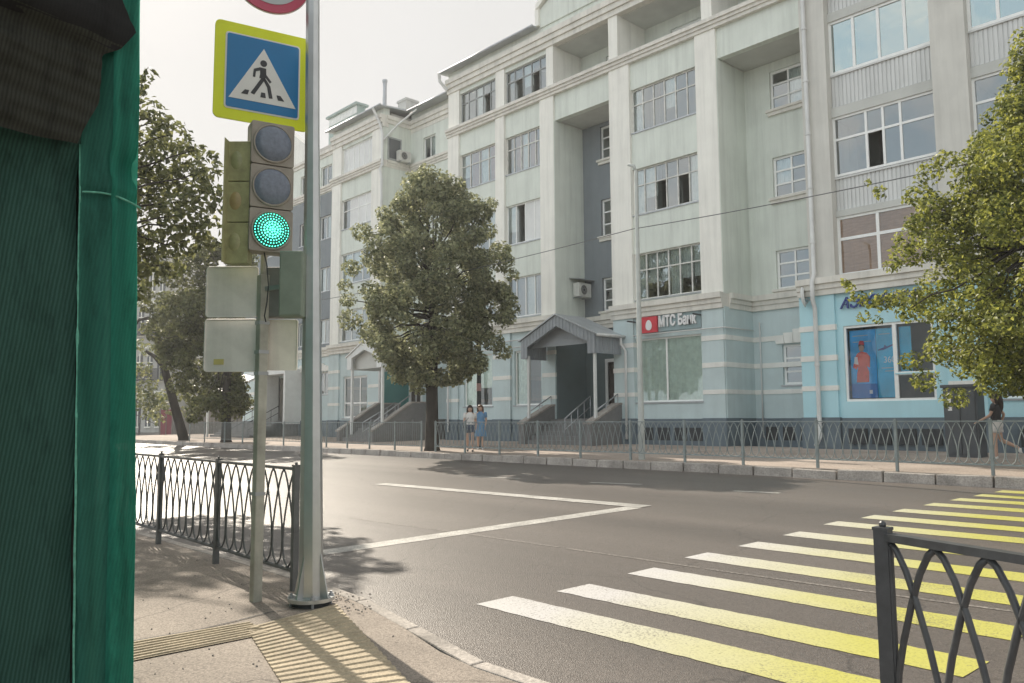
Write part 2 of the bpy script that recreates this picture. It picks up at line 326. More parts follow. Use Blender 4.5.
# ------------------------------------------------------------------ ground, road, pavements
def sheet(name, polys, m, kind='structure'):
    b = MB()
    for P in polys: b.add(P, [tuple(range(len(P)))])
    return tag(b.build(name, m), kind=kind)
G = 190
sheet('ground', [[(-250,-G,-.12),(G,-G,-.12),(G,G,-.12),(-250,G,-.12)]], ground_m)
rx = np.linspace(-150, 60, 43)
sheet('road', [[(a,3.2,road_z(3.2)-.0),(b,3.2,road_z(3.2)),(b,17.5,road_z(17.5)),(a,17.5,road_z(17.5))] for a, b in zip(rx[:-1], rx[1:])], road_m)
sheet('side_street', [[(-150,17.5,.273),(-66,17.5,.273),(-66,90,.75),(-150,90,.75)]], road_m)
FARX0, FARX1 = -66, 60
sheet('far_pavement', [[(FARX0,17.68,.474),(FARX1,17.68,.474),(FARX1,26.5,walk_z(26.5)),(FARX0,26.5,walk_z(26.5))],
                       [(FARX0,17.68,.474),(FARX0,26.5,walk_z(26.5)),(FARX0,26.5,.2),(FARX0,17.68,.2)]], farwalk_m)
# far kerb: separate worn stones
kb = MB(); x = FARX0
while x < 30:
    l = random.choice([.95,1.0,1.05]); j = random.uniform(-.02,.02); dz = random.uniform(-.02,.012); dz2 = dz+random.uniform(-.015,.015)
    y0, y1 = 17.45+j, 17.675
    kb.add([(x,y0,.1),(x+l-.02,y0+random.uniform(-.015,.015),.1),(x+l-.02,y1,.1),(x,y1,.1),(x+.01,y0+.03,.485+dz),(x+l-.03,y0+.03,.485+dz2),(x+l-.03,y1,.487+dz2),(x+.01,y1,.487+dz)],
           [(0,3,2,1),(4,5,6,7),(0,1,5,4),(1,2,6,5),(2,3,7,6),(3,0,4,7)]); x += l
tag(kb.build('far_kerb', kerb_m, bevel=.02), kind='structure')
# near pavement with its rounded, dropped kerb
KP = [(-70,4.05,.10),(-30,4.05,.10),(-12,4.05,.10),(-8,4.06,.10),(-6.69,4.04,.10),(-6.1,3.98,.095),(-5.57,3.92,.08),(-5.05,3.80,.065),(-4.53,3.67,.055),(-4.1,3.62,.05),(-3.74,3.62,.05),(-2.5,3.66,.05),(-1.2,3.75,.06),(0,3.85,.09),(6,3.9,.10),(40,3.9,.10)]
W = .14
sheet('near_pavement', [[(a[0],-12,.098),(b[0],-12,.098),(b[0],b[1]-W-.9,.098),(a[0],a[1]-W-.9,.098)] for a, b in zip(KP[:-1], KP[1:])]
      + [[(a[0],a[1]-W-.9,.098),(b[0],b[1]-W-.9,.098),(b[0],b[1]-W,b[2]-.006),(a[0],a[1]-W,a[2]-.006)] for a, b in zip(KP[:-1], KP[1:])], walk_m)
kb = MB()
def kp_at(x):
    for a, b in zip(KP[:-1], KP[1:]):
        if a[0] <= x <= b[0]:
            t = (x-a[0])/(b[0]-a[0]); return tuple(a[i]+(b[i]-a[i])*t for i in range(3))
x = -60.
while x < 20:
    l = .98; a, b = kp_at(x), kp_at(x+l-.015); j = random.uniform(-.008,.008)
    kb.add([(a[0],a[1]+j,-.1),(b[0],b[1]+j,-.1),(b[0],b[1]-W,-.1),(a[0],a[1]-W,-.1),(a[0],a[1]+j-.015,a[2]),(b[0],b[1]+j-.015,b[2]),(b[0],b[1]-W,b[2]),(a[0],a[1]-W,a[2])],
           [(0,1,2,3),(4,7,6,5),(0,4,5,1),(1,5,6,2),(2,6,7,3),(3,7,4,0)]); x += l
tag(kb.build('near_kerb', kerb_m, bevel=.012), kind='structure')
# tactile strips
def strip_quad(pts): return [onZ(x, y, .106) for x, y in pts]
tb = MB(); up = np.array([0,0,1.])
def ridged(quad, n):
    # quad: a,b along the first edge, d,c along the far edge; ridges run a->b
    a, b, c, d = [np.array(q) for q in quad]
    tb.add([a, b, c, d], [(0,1,2,3)])
    for i in range(n):
        t0, t1 = (i+.22)/n, (i+.78)/n
        p, q, r, s = a+(d-a)*t0, b+(c-b)*t0, b+(c-b)*t1, a+(d-a)*t1
        h = up*.009; e = (s-p)*.22
        tb.add([p, q, r, s, p+h+e, q+h+e, r+h-e, s+h-e], [(4,5,6,7),(0,1,5,4),(1,2,6,5),(2,3,7,6),(3,0,4,7)])
A = strip_quad([(120,644),(248,622),(270,633),(100,667)]); ridged(A, 7)
A = strip_quad([(246,628),(336,604),(425,700),(300,712)]); ridged(A, 22)
tag(tb.build('tactile_paving', tactile_m), kind='structure')
# joint line in the footway asphalt
cb = MB(); pts = [onZ(x, y, .1035) for x, y in [(120,643),(160,636),(200,629),(235,621),(270,612),(300,607),(340,598)]]
for a, b in zip(pts[:-1], pts[1:]):
    d = np.array(b)-np.array(a); nrm = np.array([-d[1], d[0], 0]); nrm = nrm/np.linalg.norm(nrm)*.008
    cb.add([a-nrm, b-nrm, b+nrm, a+nrm], [(0,1,2,3)])
tag(cb.build('pavement_joint', vent_dark), kind='structure')
# loose stones at the broken corner by the kerb
sb = MB()
for i in range(60):
    p = onZ(random.uniform(334,372), random.uniform(592,612), .1); r = random.uniform(.004,.012)
    sb.ball(p+np.array([0,0,r*.3]), r, 6, 4, (1, random.uniform(.6,1), .7))
for i in range(70):
    p = onZ(random.uniform(140,420), random.uniform(560,683), .1)
    if kp_at(p[0])[1]-.2 > p[1]: sb.ball(p, random.uniform(.003,.009), 5, 4)
tag(sb.build('gravel', kerb_m), kind='stuff')

# road markings
zb = MB()
TIPS = [(476,604.5),(557,591.5),(627,574)]+[(640+x*.385, 420+y*.385) for x, y in ((115,358),(255,328),(370,300),(475,272),(573,255),(655,238),(735,222),(805,209),(865,198),(920,188))]
for i, (tx, ty) in enumerate(TIPS):
    q = road_at(tx, ty); Y = float(q[1]); xl = float(q[0]); Wd = .43
    ends = [(xl, Y), (-1.86 if i < 4 else .9, Y), (-1.84 if i < 4 else .9, Y+Wd), (xl+.02, Y+Wd)]
    n = 40; top = []; bot = []
    for k in range(n+1):                                   # slightly uneven painted edge
        t = k/n; xx = ends[0][0]+(ends[1][0]-ends[0][0])*t
        yb_, yt_ = Y+random.uniform(-.008,.008), Y+Wd+random.uniform(-.008,.008)
        bot.append((xx, yb_, road_z(yb_)+.004)); top.append((xx+.02, yt_, road_z(yt_)+.004))
    zb.add(bot+top, [(k, k+1, n+2+k, n+1+k) for k in range(n)])
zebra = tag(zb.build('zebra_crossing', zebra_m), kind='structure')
lb = MB()
def road_line(p, q, w):
    a, b = road_at(*p), road_at(*q); d = b-a; n = np.array([-d[1], d[0], 0]); n = n/np.linalg.norm(n)*w/2
    P = [a-n, b-n, b+n, a+n]
    lb.add([(v[0], v[1], road_z(v[1])+lift) for v in P], [(0,1,2,3)])
lift = .004
road_line((318,553.5), (634,507.5), .34)
lift = .008
road_line((380,484), (646,507), .36)
lift = .004
road_line((733,491), (780,493.2), .15); road_line((590,482.5), (642,484.5), .15); road_line((470,476.5), (520,478.5), .13)
tag(lb.build('road_markings', line_m), kind='structure')
lb = MB(); lift = .0035
for a_, b_ in (((350,518),(452,532)), ((462,533.5),(560,547.5)), ((566,548.5),(700,568)), ((706,569),(880,593.5)), ((890,595),(1060,618))): road_line(a_, b_, .055)
tag(lb.build('faded_marking', mat('faded_old_line', (.17,.155,.14), .6, .3, 4, .3, 60, speck=.5, speckscale=30)), kind='structure')

# ------------------------------------------------------------------ the apartment building
YF = 26.0
def FX(px, py=380, Y=YF): return float(onY(px, py, Y)[0])
B = thing('apartment_building', (-20, 26, .6), 'long five storey pale green and cream apartment building with light blue shop floor', 'building')
wall, lower, cyanw, plinth, inn, soff, slatew, cornice = MB(), MB(), MB(), MB(), MB(), MB(), MB(), MB()
ZF = [(6.5,8.43),(10.08,12.03),(13.62,15.5),(17.22,18.88)]
GZ = .3; TOPZ = 20.3

def win(parent, x0, x1, z0, z1, Y, cols, trans=None, fm=None, st=None, gl=None, fw=.06, mw=.05, sill=True, curtY=.16, colmats=None):
    """one window: frame (this mesh), its pane, its curtains as sub-parts. trans: heights (0..1) of transoms; st: one letter per column"""
    fm = fm or white_frame; gl = gl or glass
    f = MB(); D = .08
    f.box(x0, x1, Y, Y+D, z0, z0+fw); f.box(x0, x1, Y, Y+D, z1-fw, z1)
    f.box(x0, x0+fw, Y, Y+D, z0+fw, z1-fw); f.box(x1-fw, x1, Y, Y+D, z0+fw, z1-fw)
    cs = cols if hasattr(cols, '__len__') else [i/cols for i in range(cols+1)]
    xs = [x0+(x1-x0)*c for c in cs]
    for x in xs[1:-1]: f.box(x-mw/2, x+mw/2, Y+.006, Y+D-.006, z0+fw, z1-fw)
    trans = trans or []
    for t in trans:
        z = z0+(z1-z0)*t
        for i in range(len(xs)-1):
            a = xs[i]+(fw if i == 0 else mw/2); b = xs[i+1]-(fw if i == len(xs)-2 else mw/2)
            f.box(a, b, Y+.01, Y+D-.01, z-mw/2, z+mw/2)
    o = f.build('window', fm, parent)
    st = st or 'd'*(len(xs)-1); g = MB(); cm = {}
    zt = z0+(z1-z0)*trans[-1] if trans else z1
    for i, c in enumerate(st):
        a, b = xs[i], xs[i+1]
        if c == 'o':
            if trans: g.add([(a,Y+.04,zt),(b,Y+.04,zt),(b,Y+.04,z1-.02),(a,Y+.04,z1-.02)], [(0,1,2,3)])
            # the leaf stands open, turned into the room
            sw = .75*(b-a); ang = R_(62)
            p = (a+.03, Y+.05); q = (p[0]+sw*math.cos(ang), p[1]+sw*math.sin(ang))
            g.add([(p[0],p[1],z0+.06),(q[0],q[1],z0+.06),(q[0],q[1],zt-.06),(p[0],p[1],zt-.06)], [(0,1,2,3)])
            continue
        if c == 'p':
            cm.setdefault('panel', MB()).add([(a,Y+.03,z0+.02),(b,Y+.03,z0+.02),(b,Y+.03,z1-.02),(a,Y+.03,z1-.02)], [(0,1,2,3)]); continue
        g.add([(a,Y+.04,z0+.02),(b,Y+.04,z0+.02),(b,Y+.04,z1-.02),(a,Y+.04,z1-.02)], [(0,1,2,3)])
        if c in 'wbrgh':
            mb = cm.setdefault({'w':'curtain','h':'curtain','b':'blind','r':'red_curtain','g':'tinted_film'}[c], MB())
            n = 14; hh = z0 if c != 'h' else z0+.35*(z1-z0); ph = random.uniform(0,6)
            amp = .025 if c in 'wh' else .006
            vs = []
            for k in range(n+1):
                xx = a+(b-a)*k/n; yy = Y+curtY+amp*math.sin(k*2.1+ph)
                vs += [(xx,yy,hh),(xx,yy,z1)]
            mb.add(vs, [(2*k,2*k+2,2*k+3,2*k+1) for k in range(n)])
    if g.v: g.build('pane', gl, o)
    for nm, mb in cm.items():
        mb.build(nm, {'curtain':curtain_m,'blind':board_m,'red_curtain':redcurt,'panel':panel_m,'tinted_film':greencurt}[nm], o)
    if sill:
        s = MB()
        if sill == 'stone': s.box(x0-.14, x1+.14, Y-.26, Y+.01, z0-.10, z0-.002); s.box(x0-.08, x1+.08, Y-.20, Y+.005, z0-.24, z0-.1)
        else: s.box(x0-.08, x1+.08, Y-.14, Y+.01, z0-.06, z0-.002)
        s.build('sill', cornice_m if sill == 'stone' else galv, o)
    return o

def holes_wall(mb, x0, x1, y0, y1, z0, z1, holes):
    xs = sorted({x0, x1, *[h[0] for h in holes], *[h[1] for h in holes]}); zs = sorted({z0, z1, *[h[2] for h in holes], *[h[3] for h in holes]})
    for xa, xb in zip(xs[:-1], xs[1:]):
        run = None
        for za, zb_ in zip(zs[:-1], zs[1:]):
            cx, cz = (xa+xb)/2, (za+zb_)/2
            if any(h[0] < cx < h[1] and h[2] < cz < h[3] for h in holes):
                if run: mb.box(xa, xb, y0, y1, run[0], run[1]); run = None
            else: run = (run[0], zb_) if run else (za, zb_)
        if run: mb.box(xa, xb, y0, y1, run[0], run[1])

BANDS = [(2.53,2.70),(3.53,3.72),(4.55,4.74)]
def pilaster(x0, x1, bx0, bx1, top=(None,None), base_m=None, um=None, ym=0., back=28.2):
    p = MB(); p.box(x0, x1, YF+ym, back, 6.0, 17.0)
    t0, t1 = top[0] if top[0] is not None else x0, top[1] if top[1] is not None else x1
    p.box(t0, t1, YF+ym+.04, back, 17.0, 19.2)
    o = p.build('pilaster', um or cream, B)
    b = MB(); b.box(bx0, bx1, YF+ym-.04, back-.02, GZ, 6.0); b.build('pilaster_base', base_m or sky_blue, o)
    w = MB()
    for z0, z1 in BANDS: w.box(bx0-.02, bx1+.02, YF+ym-.06, back-.03, z0, z1)
    w.build('white_band', white_band, o)
    plinth.box(bx0-.05, bx1+.05, YF+ym-.10, YF+1.0, GZ, 1.64)
    return o

# columns of the front (x of each edge, metres)
P_A = (-32.8,-31.9); P_B = (-29.0,-28.35); P_C = (-25.85,-24.96); P_D = (-21.6,-20.5); P_E = (-17.2,-16.27); P_F = (-12.85,-11.95); P_G = (-8.6,-7.6); P_H = (-4.3,-3.3); P_I = (-.0,1.0)
pilaster(*P_A, *P_A); pilaster(*P_B, -29.15, -27.95); pilaster(*P_C, -25.75, -24.96, (-25.42,None)); pilaster(*P_D, -21.55, -20.5, (None,-21.1))
pilaster(*P_E, *P_E, (-16.88,-16.4)); pilaster(*P_F, -13.25, -12.02, (-12.85,None), cyan, greycream); pilaster(*P_G, *P_G, (None,None), cyan, greycream); pilaster(*P_H, *P_H, (None,None), cyan, greycream); pilaster(*P_I, *P_I, (None,None), cyan, greycream)
pilaster(-44.8, -43.75, -44.8, -43.6); pilaster(-40.2, -39.06, -40.2, -39.06)

def spandrels(mb, x0, x1, y=26.12, zf=ZF, skip5=False):
    zs = [6.2]+[z for f in zf for z in f]+[19.2]
    for i in range(0, len(zs), 2):
        if i+1 < len(zs): 
            if skip5 and zs[i] > 18: continue
            top = zs[i+1] if not (skip5 and i == 6) else 17.05
            mb.box(x0, x1, y, y+.3, zs[i], top)
# bay A, B, 2 and L block
for (a, b) in ((P_A[1], P_B[0]), (P_B[1], P_C[0])): spandrels(wall, a, b)
wall.box(P_C[0]+.0, -25.42, 26.12, 26.42, 18.88, 19.19); 
spandrels(wall, -43.75, -40.2)
zs2 = [(6.2,6.5),(8.43,10.08),(12.03,13.62),(15.5,17.05)]
for z0, z1 in zs2: wall.box(P_D[1], P_E[0], 26.12, 26.42, z0, z1)
WY = 26.22
# windows: bay A (left) and B
for k, (z0, z1) in enumerate(ZF):
    a, b = P_A[1], P_B[0]
    stA = ['wdhd','wddw','hrwr','ddwod'][k]; win(B, a, b, z0, z1, WY, len(stA), [.66] if k > 1 else [], [white_frame, white_frame, old_frame, grey_frame][k], stA)
    a, b = P_B[1], (P_C[0] if k < 3 else -25.42)
    stB = ['ddwd','hopp','drwrd','dohod'][k]; win(B, a, b, z0, z1, WY, len(stB), [.66] if k > 1 else [], [white_frame, white_frame, old_frame, grey_frame][k], stB)
# bay 2
for k, (z0, z1) in enumerate(ZF[:3]):
    st = ['whhwhh','whodow','wddhdd'][k]; win(B, P_D[1], P_E[0], z0, z1, WY, len(st), [.64], old_frame, st)
# L block
for k, (z0, z1) in enumerate(ZF):
    st = ['dhd','whd','dppp','pppppp'][k]; win(B, -43.75, -40.2, z0, z1, WY, len(st), [.62] if k == 2 else [], white_frame, st)
# recesses: side linings, back walls, soffits
def recess(x0, x1, yb, mbk, holes, z0=6.3, z1=15.47):
    holes_wall(mbk, x0, x1, yb, yb+.3, z0, z1, holes)
wall.box(-24.962, -24.93, 26.03, 28.05, 6.3, 15.45); wall.box(-16.272, -16.24, 26.03, 28.05, 6.3, 15.45)
wall.box(-39.062, -39.03, 26.03, 28.1, 6.3, 19.9)
R1H = [(-23.85,-22.45,*z) for z in ((6.55,8.1),(10.05,11.8),(13.7,15.3))]
recess(-24.95, -21.6, 28.0, slatew, R1H)
for h in R1H: win(B, h[0], h[1], h[2], h[3], 28.12, 2, [.33,.66], white_frame, 'dd', fw=.09, mw=.06, sill='stone')
R3H = [(-15.15,-13.75,*z) for z in ((6.5,8.0),(10.05,11.65),(13.55,15.1))]
recess(-16.25, -12.85, 28.0, wall, R3H)
for i, h in enumerate(R3H): win(B, h[0], h[1], h[2], h[3], 28.1, [0,.52,1], [.33,.66], white_frame, ['dd','hd','dw'][i], fw=.09, mw=.07, sill='stone')
soff.box(-24.94, -21.61, 26.3, 28.2, 15.48, 15.62); soff.box(-16.24, -12.86, 26.3, 28.2, 15.48, 15.62)
wall.box(-24.96, -21.6, 26.12, 26.42, 15.46, 17.05); wall.box(-16.27, -12.85, 26.12, 26.42, 15.46, 17.05)
# open top floor loggias
L5 = [(-23.4,-22.0,17.0,18.6),(-19.7,-17.6,17.0,18.55),(-15.4,-13.6,17.0,18.5)]
holes_wall(wall, -24.95, -12.85, 28.0, 28.28, 16.7, 19.2, L5)
for i, h in enumerate(L5): win(B, h[0], h[1], h[2], h[3], 28.1, [2,3,2][i], [], white_frame, ['dd','dwd','dd'][i], fw=.09, mw=.08)
soff.box(-24.95, -12.85, 26.3, 28.1, 19.06, 19.2); soff.box(-24.9, -12.9, 26.35, 28.05, 16.75, 16.9)
soff.box(-21.1, -16.9, 26.2, 28.0, 18.72, 19.05) if False else None
# recess between the two blocks
R0H = [(-37.75,-36.55,*z) for z in ((6.6,8.2),(10.1,11.8),(13.7,15.4),(17.1,18.5))]
recess(-39.06, -32.8, 28.05, wall, R0H, 5.0, 19.9)
for h in R0H: win(B, h[0], h[1], h[2], h[3], 28.16, 2, [], white_frame, 'dw')
nb = MB(); nb.box(-39.03, -38.99, 26.35, 27.35, 17.15, 18.55); nbo = nb.build('side_window', grey_frame, B); nb2 = MB(); nb2.box(-39.0, -38.975, 26.45, 27.25, 17.25, 18.45); nb2.build('pane', farglass, nbo)
# left wing, slate blue on the middle floors
LY = 26.4; LWX0, LWX1 = FX(243,400,26.4), -44.8
colsx = [-60.2,-57.6,-55.0,-52.4,-49.75,-47.0]; wz = [(6.62,8.2),(10.05,11.65),(13.55,15.1),(17.1,18.5)]
lh = [(x, x+1.45, *z) for x in colsx for z in wz]
holes_wall(slatew, LWX0, LWX1, LY, LY+.3, 6.0, 16.6, [h for h in lh if h[3] < 16]); holes_wall(wall, LWX0, LWX1, LY+.02, LY+.3, 16.6, 19.3, [h for h in lh if h[3] > 16])
gh = [(x, x+1.45, 3.3, 4.75) for x in colsx[4:]]
PX0, PX1 = FX(262.5,400,25.2), FX(283,400,25.2)     # side porch opening in the left wing
holes_wall(lower, LWX0, LWX1, LY, LY+.3, 1.6, 6.0, gh+[(PX0, PX1, 1.6, 4.6)]); plinth.box(LWX0, LWX1, LY-.06, LY+.3, GZ, 1.62)
for i, h in enumerate(lh+gh): win(B, h[0], h[1], h[2], h[3], LY+.12, 2, [], white_frame, random.choice(['dw','wd','dd','ww']))
for z0, z1 in BANDS[1:]: lower.box(LWX0, LWX1, LY-.001, LY, z0, z0+.001)
# roof edges, ledges, entablature
def run(mb, x0, x1, y, steps):
    for (z0, z1, d) in steps: mb.box(x0, x1, y-d, y+.4, z0, z1)
LEDGE = [(16.66,16.8,.06),(16.8,16.93,.12),(16.93,17.08,.19)]
CORN = [(5.75,5.95,.07),(5.952,6.13,.12),(6.132,6.34,.2)]
ENT = [(19.1,19.35,.02),(19.352,19.6,.10),(19.602,19.85,.17)]
for x0, x1 in ((-32.85, 1.2), (-44.85, -39.0)): run(cornice, x0, x1, YF, LEDGE); run(cornice, x0, x1, YF, ENT)
run(cornice, LWX0, -44.85, LY, LEDGE); run(cornice, LWX0, -44.85, LY, CORN); run(cornice, LWX0, -44.85, LY, [(19.1,19.3,.05),(19.302,19.5,.15)])
run(cornice, -39.0, -32.85, 28.05, LEDGE); run(cornice, -39.0, -32.85, 28.05, ENT); run(cornice, -39.0, -32.85, 28.05, CORN)
for x0, x1 in ((-44.83,-39.05), (-32.82,-24.94), (-21.62,-16.25), (-13.27, 1.2)): run(cornice, x0, x1, YF-.04, CORN)
for xs, d in ((-24.94, 1), (-16.25, 1), (-39.05, 1)):                      # returns along the recess sides
    for (z0, z1, e) in CORN: cornice.box(xs-.01, xs+e*.8, 26.36, 28.1, z0, z1)
    if xs == -39.05:
        for (z0, z1, e) in LEDGE+ENT: cornice.box(xs-.01, xs+e*.8, 26.3, 28.1, z0, z1)
run(cornice, -24.94, -21.62, 28.0, CORN); run(cornice, -16.25, -12.86, 28.0, CORN)
# frieze above the top floor and eaves
wall.box(-32.8, 1.2, 26.05, 26.5, 19.845, 20.28); wall.box(-44.8, -39.06, 26.05, 26.5, 19.845, 20.28); wall.box(-39.06, -32.8, 28.12, 28.5, 19.845, 20.28)
rf = MB()
def roof(x0, x1, y, z=20.3, run_=6, h=.55):
    rf.add([(x0,y,z),(x1,y,z),(x1,y+run_,z+h),(x0,y+run_,z+h),(x0,y,z-.07),(x1,y,z-.07),(x1,y+run_,z+h-.2),(x0,y+run_,z+h-.2)], [(0,1,2,3),(7,6,5,4),(0,4,5,1),(1,5,6,2),(2,6,7,3),(3,7,4,0)])
roof(-33.1, -25.9, 25.68); roof(-45.0, -38.8, 25.68); roof(-38.69, -33.21, 27.5); roof(LWX0-.1, -45.11, 27.3, 19.6, 4, .4)
rf.box(-33.2, -25.9, 25.4, 25.5, 20.24, 20.36) if False else None
roof_o = rf.build('roof', roof_m, B)
gb = MB()
for x0, x1, y in ((-33.15,-25.9,25.62), (-45.05,-38.75,25.62), (-38.6,-33.3,27.43)): gb.tube([(x0,y,20.26),(x1,y,20.26)], .07, 8)
gb.split('gutter', galv, roof_o, smooth=True)
for (x, y, z0, h, w) in ((-40.7,29.0,21.0,.95,.45), (-30.5,31,20.9,.3,.4)):
    c = MB(); c.box(x-w, x+w, y-w, y+w, z0-.9, z0+h); c.box(x-w-.06, x+w+.06, y-w-.06, y+w+.06, z0+h-.15, z0+h); c.build('chimney', oldwall, roof_o)
c = MB(); c.tube([(-39.3,26.3,20.2),(-39.3,26.3,22.0)], .12, 10); c.tube([(-39.3,26.3,21.95),(-39.3,26.3,22.12)], .16, 10); c.tube([(-39.9,26.6,20.3),(-39.9,26.6,21.3)], .05, 8); c.build('vent_pipe', galv, roof_o, 'auto')
# rooftop vent house
q0 = onY(329, 118, 30.5); q1 = onY(366, 112, 30.5); vz = float(onY(345, 111, 30.5)[2])
v = MB(); v.box(q0[0], q1[0]-1.2, 30.5, 31.2, 19.6, vz); v.box(q0[0]-.15, q1[0]-1.05, 30.3, 31.4, vz, vz+.16); vo = v.build('roof_vent_house', mat('green_roof_paint', (.30,.38,.36), .6, .1, 2), B)
w = MB(); n = 9; q1 = q1-np.array([1.2,0,0])
for i in range(n): a = q0[0]+(q1[0]-q0[0])*(i+.2)/n; w.box(a, a+(q1[0]-q0[0])/n*.6, 30.47, 30.52, vz-.55, vz-.1)
w.box(q0[0], q1[0], 30.49, 30.51, vz-.6, vz-.05); w.build('louvre', white_paint, vo)
d = MB(); d.prism([(-55.5,26.6,19.5),(-49.0,26.6,19.5),(-49.6,26.6,20.9),(-52.2,26.6,22.6),(-54.9,26.6,20.9)], (0,.5,0)); d.build('roof_gable', cream, B)
# attic pediment
a_ = MB(); a_.prism([(-25.75,25.98,20.2),(1.2,25.98,20.2),(1.2,25.98,21.1),(-11.7,25.98,21.1),(-12.0,25.98,21.1),(-18.8,25.98,24.9),(-25.75,25.98,21.1)], (0,.5,0)); po = a_.build('pediment', mint, B)
c = MB()
for p, q in (((-25.85,21.1),(-18.8,24.95)), ((-18.8,24.95),(-11.7,21.1))):
    c.prism([(p[0],25.8,p[1]),(q[0],25.8,q[1]),(q[0],25.8,q[1]+.28),(p[0],25.8,p[1]+.28)], (0,.8,0))
c.box(-25.95, -25.72, 25.85, 26.5, 20.3, 21.2)
c.build('pediment_moulding', cream, po)
# glazed balconies of the bays on the right
def balcony(x0, x1, kinds):
    yb = 26.32
    for (z0, z1, kind) in kinds:
        if kind == 'slat':
            s = MB(); s.box(x0, x1, yb+.05, yb+.12, z0, z1)
            n = int((x1-x0)/.13)
            for i in range(n): xx = x0+(x1-x0)*(i+.5)/n; s.box(xx-.045, xx+.045, yb+.025, yb+.05, z0+.02, z1-.03)
            s.box(x0, x1, yb-.03, yb+.1, z1-.03, z1+.03)
            s.build('balcony_panel', slat_m, B)
        elif kind == 'slab': soff.box(x0, x1, yb-.06, 28.3, z0, z1)
        elif kind == 'four': win(B, x0, x1, z0, z1, yb, 4, [], white_frame, 'gddd', glass_teal, .09, .09, False, .4)
        elif kind == 'three': win(B, x0, x1, z0, z1, yb, [0,.335,.50,.665,1], [.62], white_frame, 'dodd', glass, .08, .08, False, .4)
        elif kind == 'brown': win(B, x0, x1, z0, z1, yb, [0,.40,.82,1], [.62], white_frame, 'bbb', glass_dull, .09, .10, True, .06)
BK = [(6.38,8.40,'brown'),(8.40,8.62,'slab'),(8.62,9.74,'slat'),(9.80,11.88,'three'),(11.88,12.22,'slab'),(12.24,13.36,'slat'),(13.40,15.3,'four'),(15.3,15.62,'slab'),(15.64,16.66,'slat'),(17.1,19.1,'four')]
for a, b in ((P_F[1], P_G[0]), (P_G[1], P_H[0]), (P_H[1], P_I[0])): balcony(a, b, BK)
# ground floor between the pilasters
def shop(x0, x1, wx0, wx1, z0, z1, mb, cols, st, gl, y=26.06):
    holes_wall(mb, x0, x1, y, y+.3, 1.6, 6.0, [(wx0, wx1, z0, z1)]); plinth.box(x0, x1, y-.05, y+.4, GZ, 1.62)
    return win(B, wx0, wx1, z0, z1, y+.1, cols, [], white_frame, st, gl, .07, .07, True, .09)
shop(P_A[1], -29.15, -31.5, -29.35, 2.29, 4.87, lower, 2, 'wh', glass_shop); shop(-27.95, -25.75, -27.75, -25.95, 2.29, 4.87, lower, 2, 'wd', glass_shop)
shop(P_D[1], P_E[0], FX(635,400,26.16), -17.3, 2.29, 4.87, lower, [0,.49,1], 'ww', glass_shop)
o = win(B, -43.2, -40.5, 1.75, 4.3, 26.16, 3, [.36], white_frame, 'ddd', glass_shop, .12, .1); holes_wall(lower, -43.6, -40.2, 26.06, 26.36, 1.6, 6.0, [(-43.2,-40.5,1.75,4.3)]); plinth.box(-43.6, -40.2, 26.0, 26.4, GZ, 1.62)
# ground floor of the recesses
holes_wall(lower, -16.25, -12.85, 28.02, 28.3, 1.6, 6.0, [(-15.05,-13.5,2.86,4.38)]); lower.box(-16.29, -16.23, 26.03, 28.1, 1.6, 5.8)
win(B, -15.05, -13.5, 2.86, 4.38, 28.12, [0,.52,1], [.33,.66], white_frame, 'dd', fw=.1, mw=.07)
plinth.box(-16.25, -12.85, 27.95, 28.3, GZ, 1.62); plinth.box(-16.32, -16.2, 25.95, 28.2, GZ, 1.63)
wb = MB()
for z0, z1 in BANDS: wb.box(-16.24, -12.86, 27.995, 28.1, z0, z1); wb.box(-16.25, -16.215, 26.0, 28.05, z0+.001, z1-.001)
for z0, z1 in BANDS:
    for wx0, wx1 in ((LWX0, PX0), (PX1, -49.95), (-48.1, -47.2), (-45.35, -44.85)): wb.box(wx0, wx1, LY-.02, LY+.1, z0, z1)
wb.split('white_band', white_band, B)
ks = MB()
for x0, x1, y, zt in [(-15.25,-13.5,28.02,4.42)]+[(x-.15, x+1.6, LY, 4.8) for x in colsx[4:]]:
    w5 = (x1-x0)/5
    for i in range(5):
        hgt = [.32,.40,.52,.40,.32][i]; ks.prism([(x0+i*w5+.01,y-.1,zt),(x0+(i+1)*w5-.01,y-.1,zt),(x0+(i+1)*w5+.03*(i-1.5),y-.1,zt+hgt),(x0+i*w5+.03*(i-2.5),y-.1,zt+hgt)], (0,.15,0))
ks.split('keystone_lintel', white_band, B)
# porch recess (grey canopy): grey-blue side wall, dark door
pr_ = MB(); pr_.box(-24.97, -24.92, 26.03, 28.0, 1.5, 5.8); holes_wall(pr_, -24.95, -21.6, 28.02, 28.3, 1.5, 6.0, [(-23.6,-22.2,1.68,4.2)]); pr_.build('porch_wall', bluegrey, B)
dd = MB(); dd.box(-23.6, -22.2, 28.1, 28.2, 1.68, 4.2); ddo = dd.build('door', dark_door, B); h = MB(); h.box(-22.5, -22.44, 28.03, 28.1, 2.5, 3.1); h.build('handle', galv, ddo)
df = MB(); df.box(-23.75, -23.6, 27.98, 28.2, 1.66, 4.3); df.box(-22.2, -22.05, 27.98, 28.2, 1.66, 4.3); df.box(-23.75, -22.05, 27.975, 28.2, 4.2, 4.35); df.build('door_frame', white_paint, ddo)
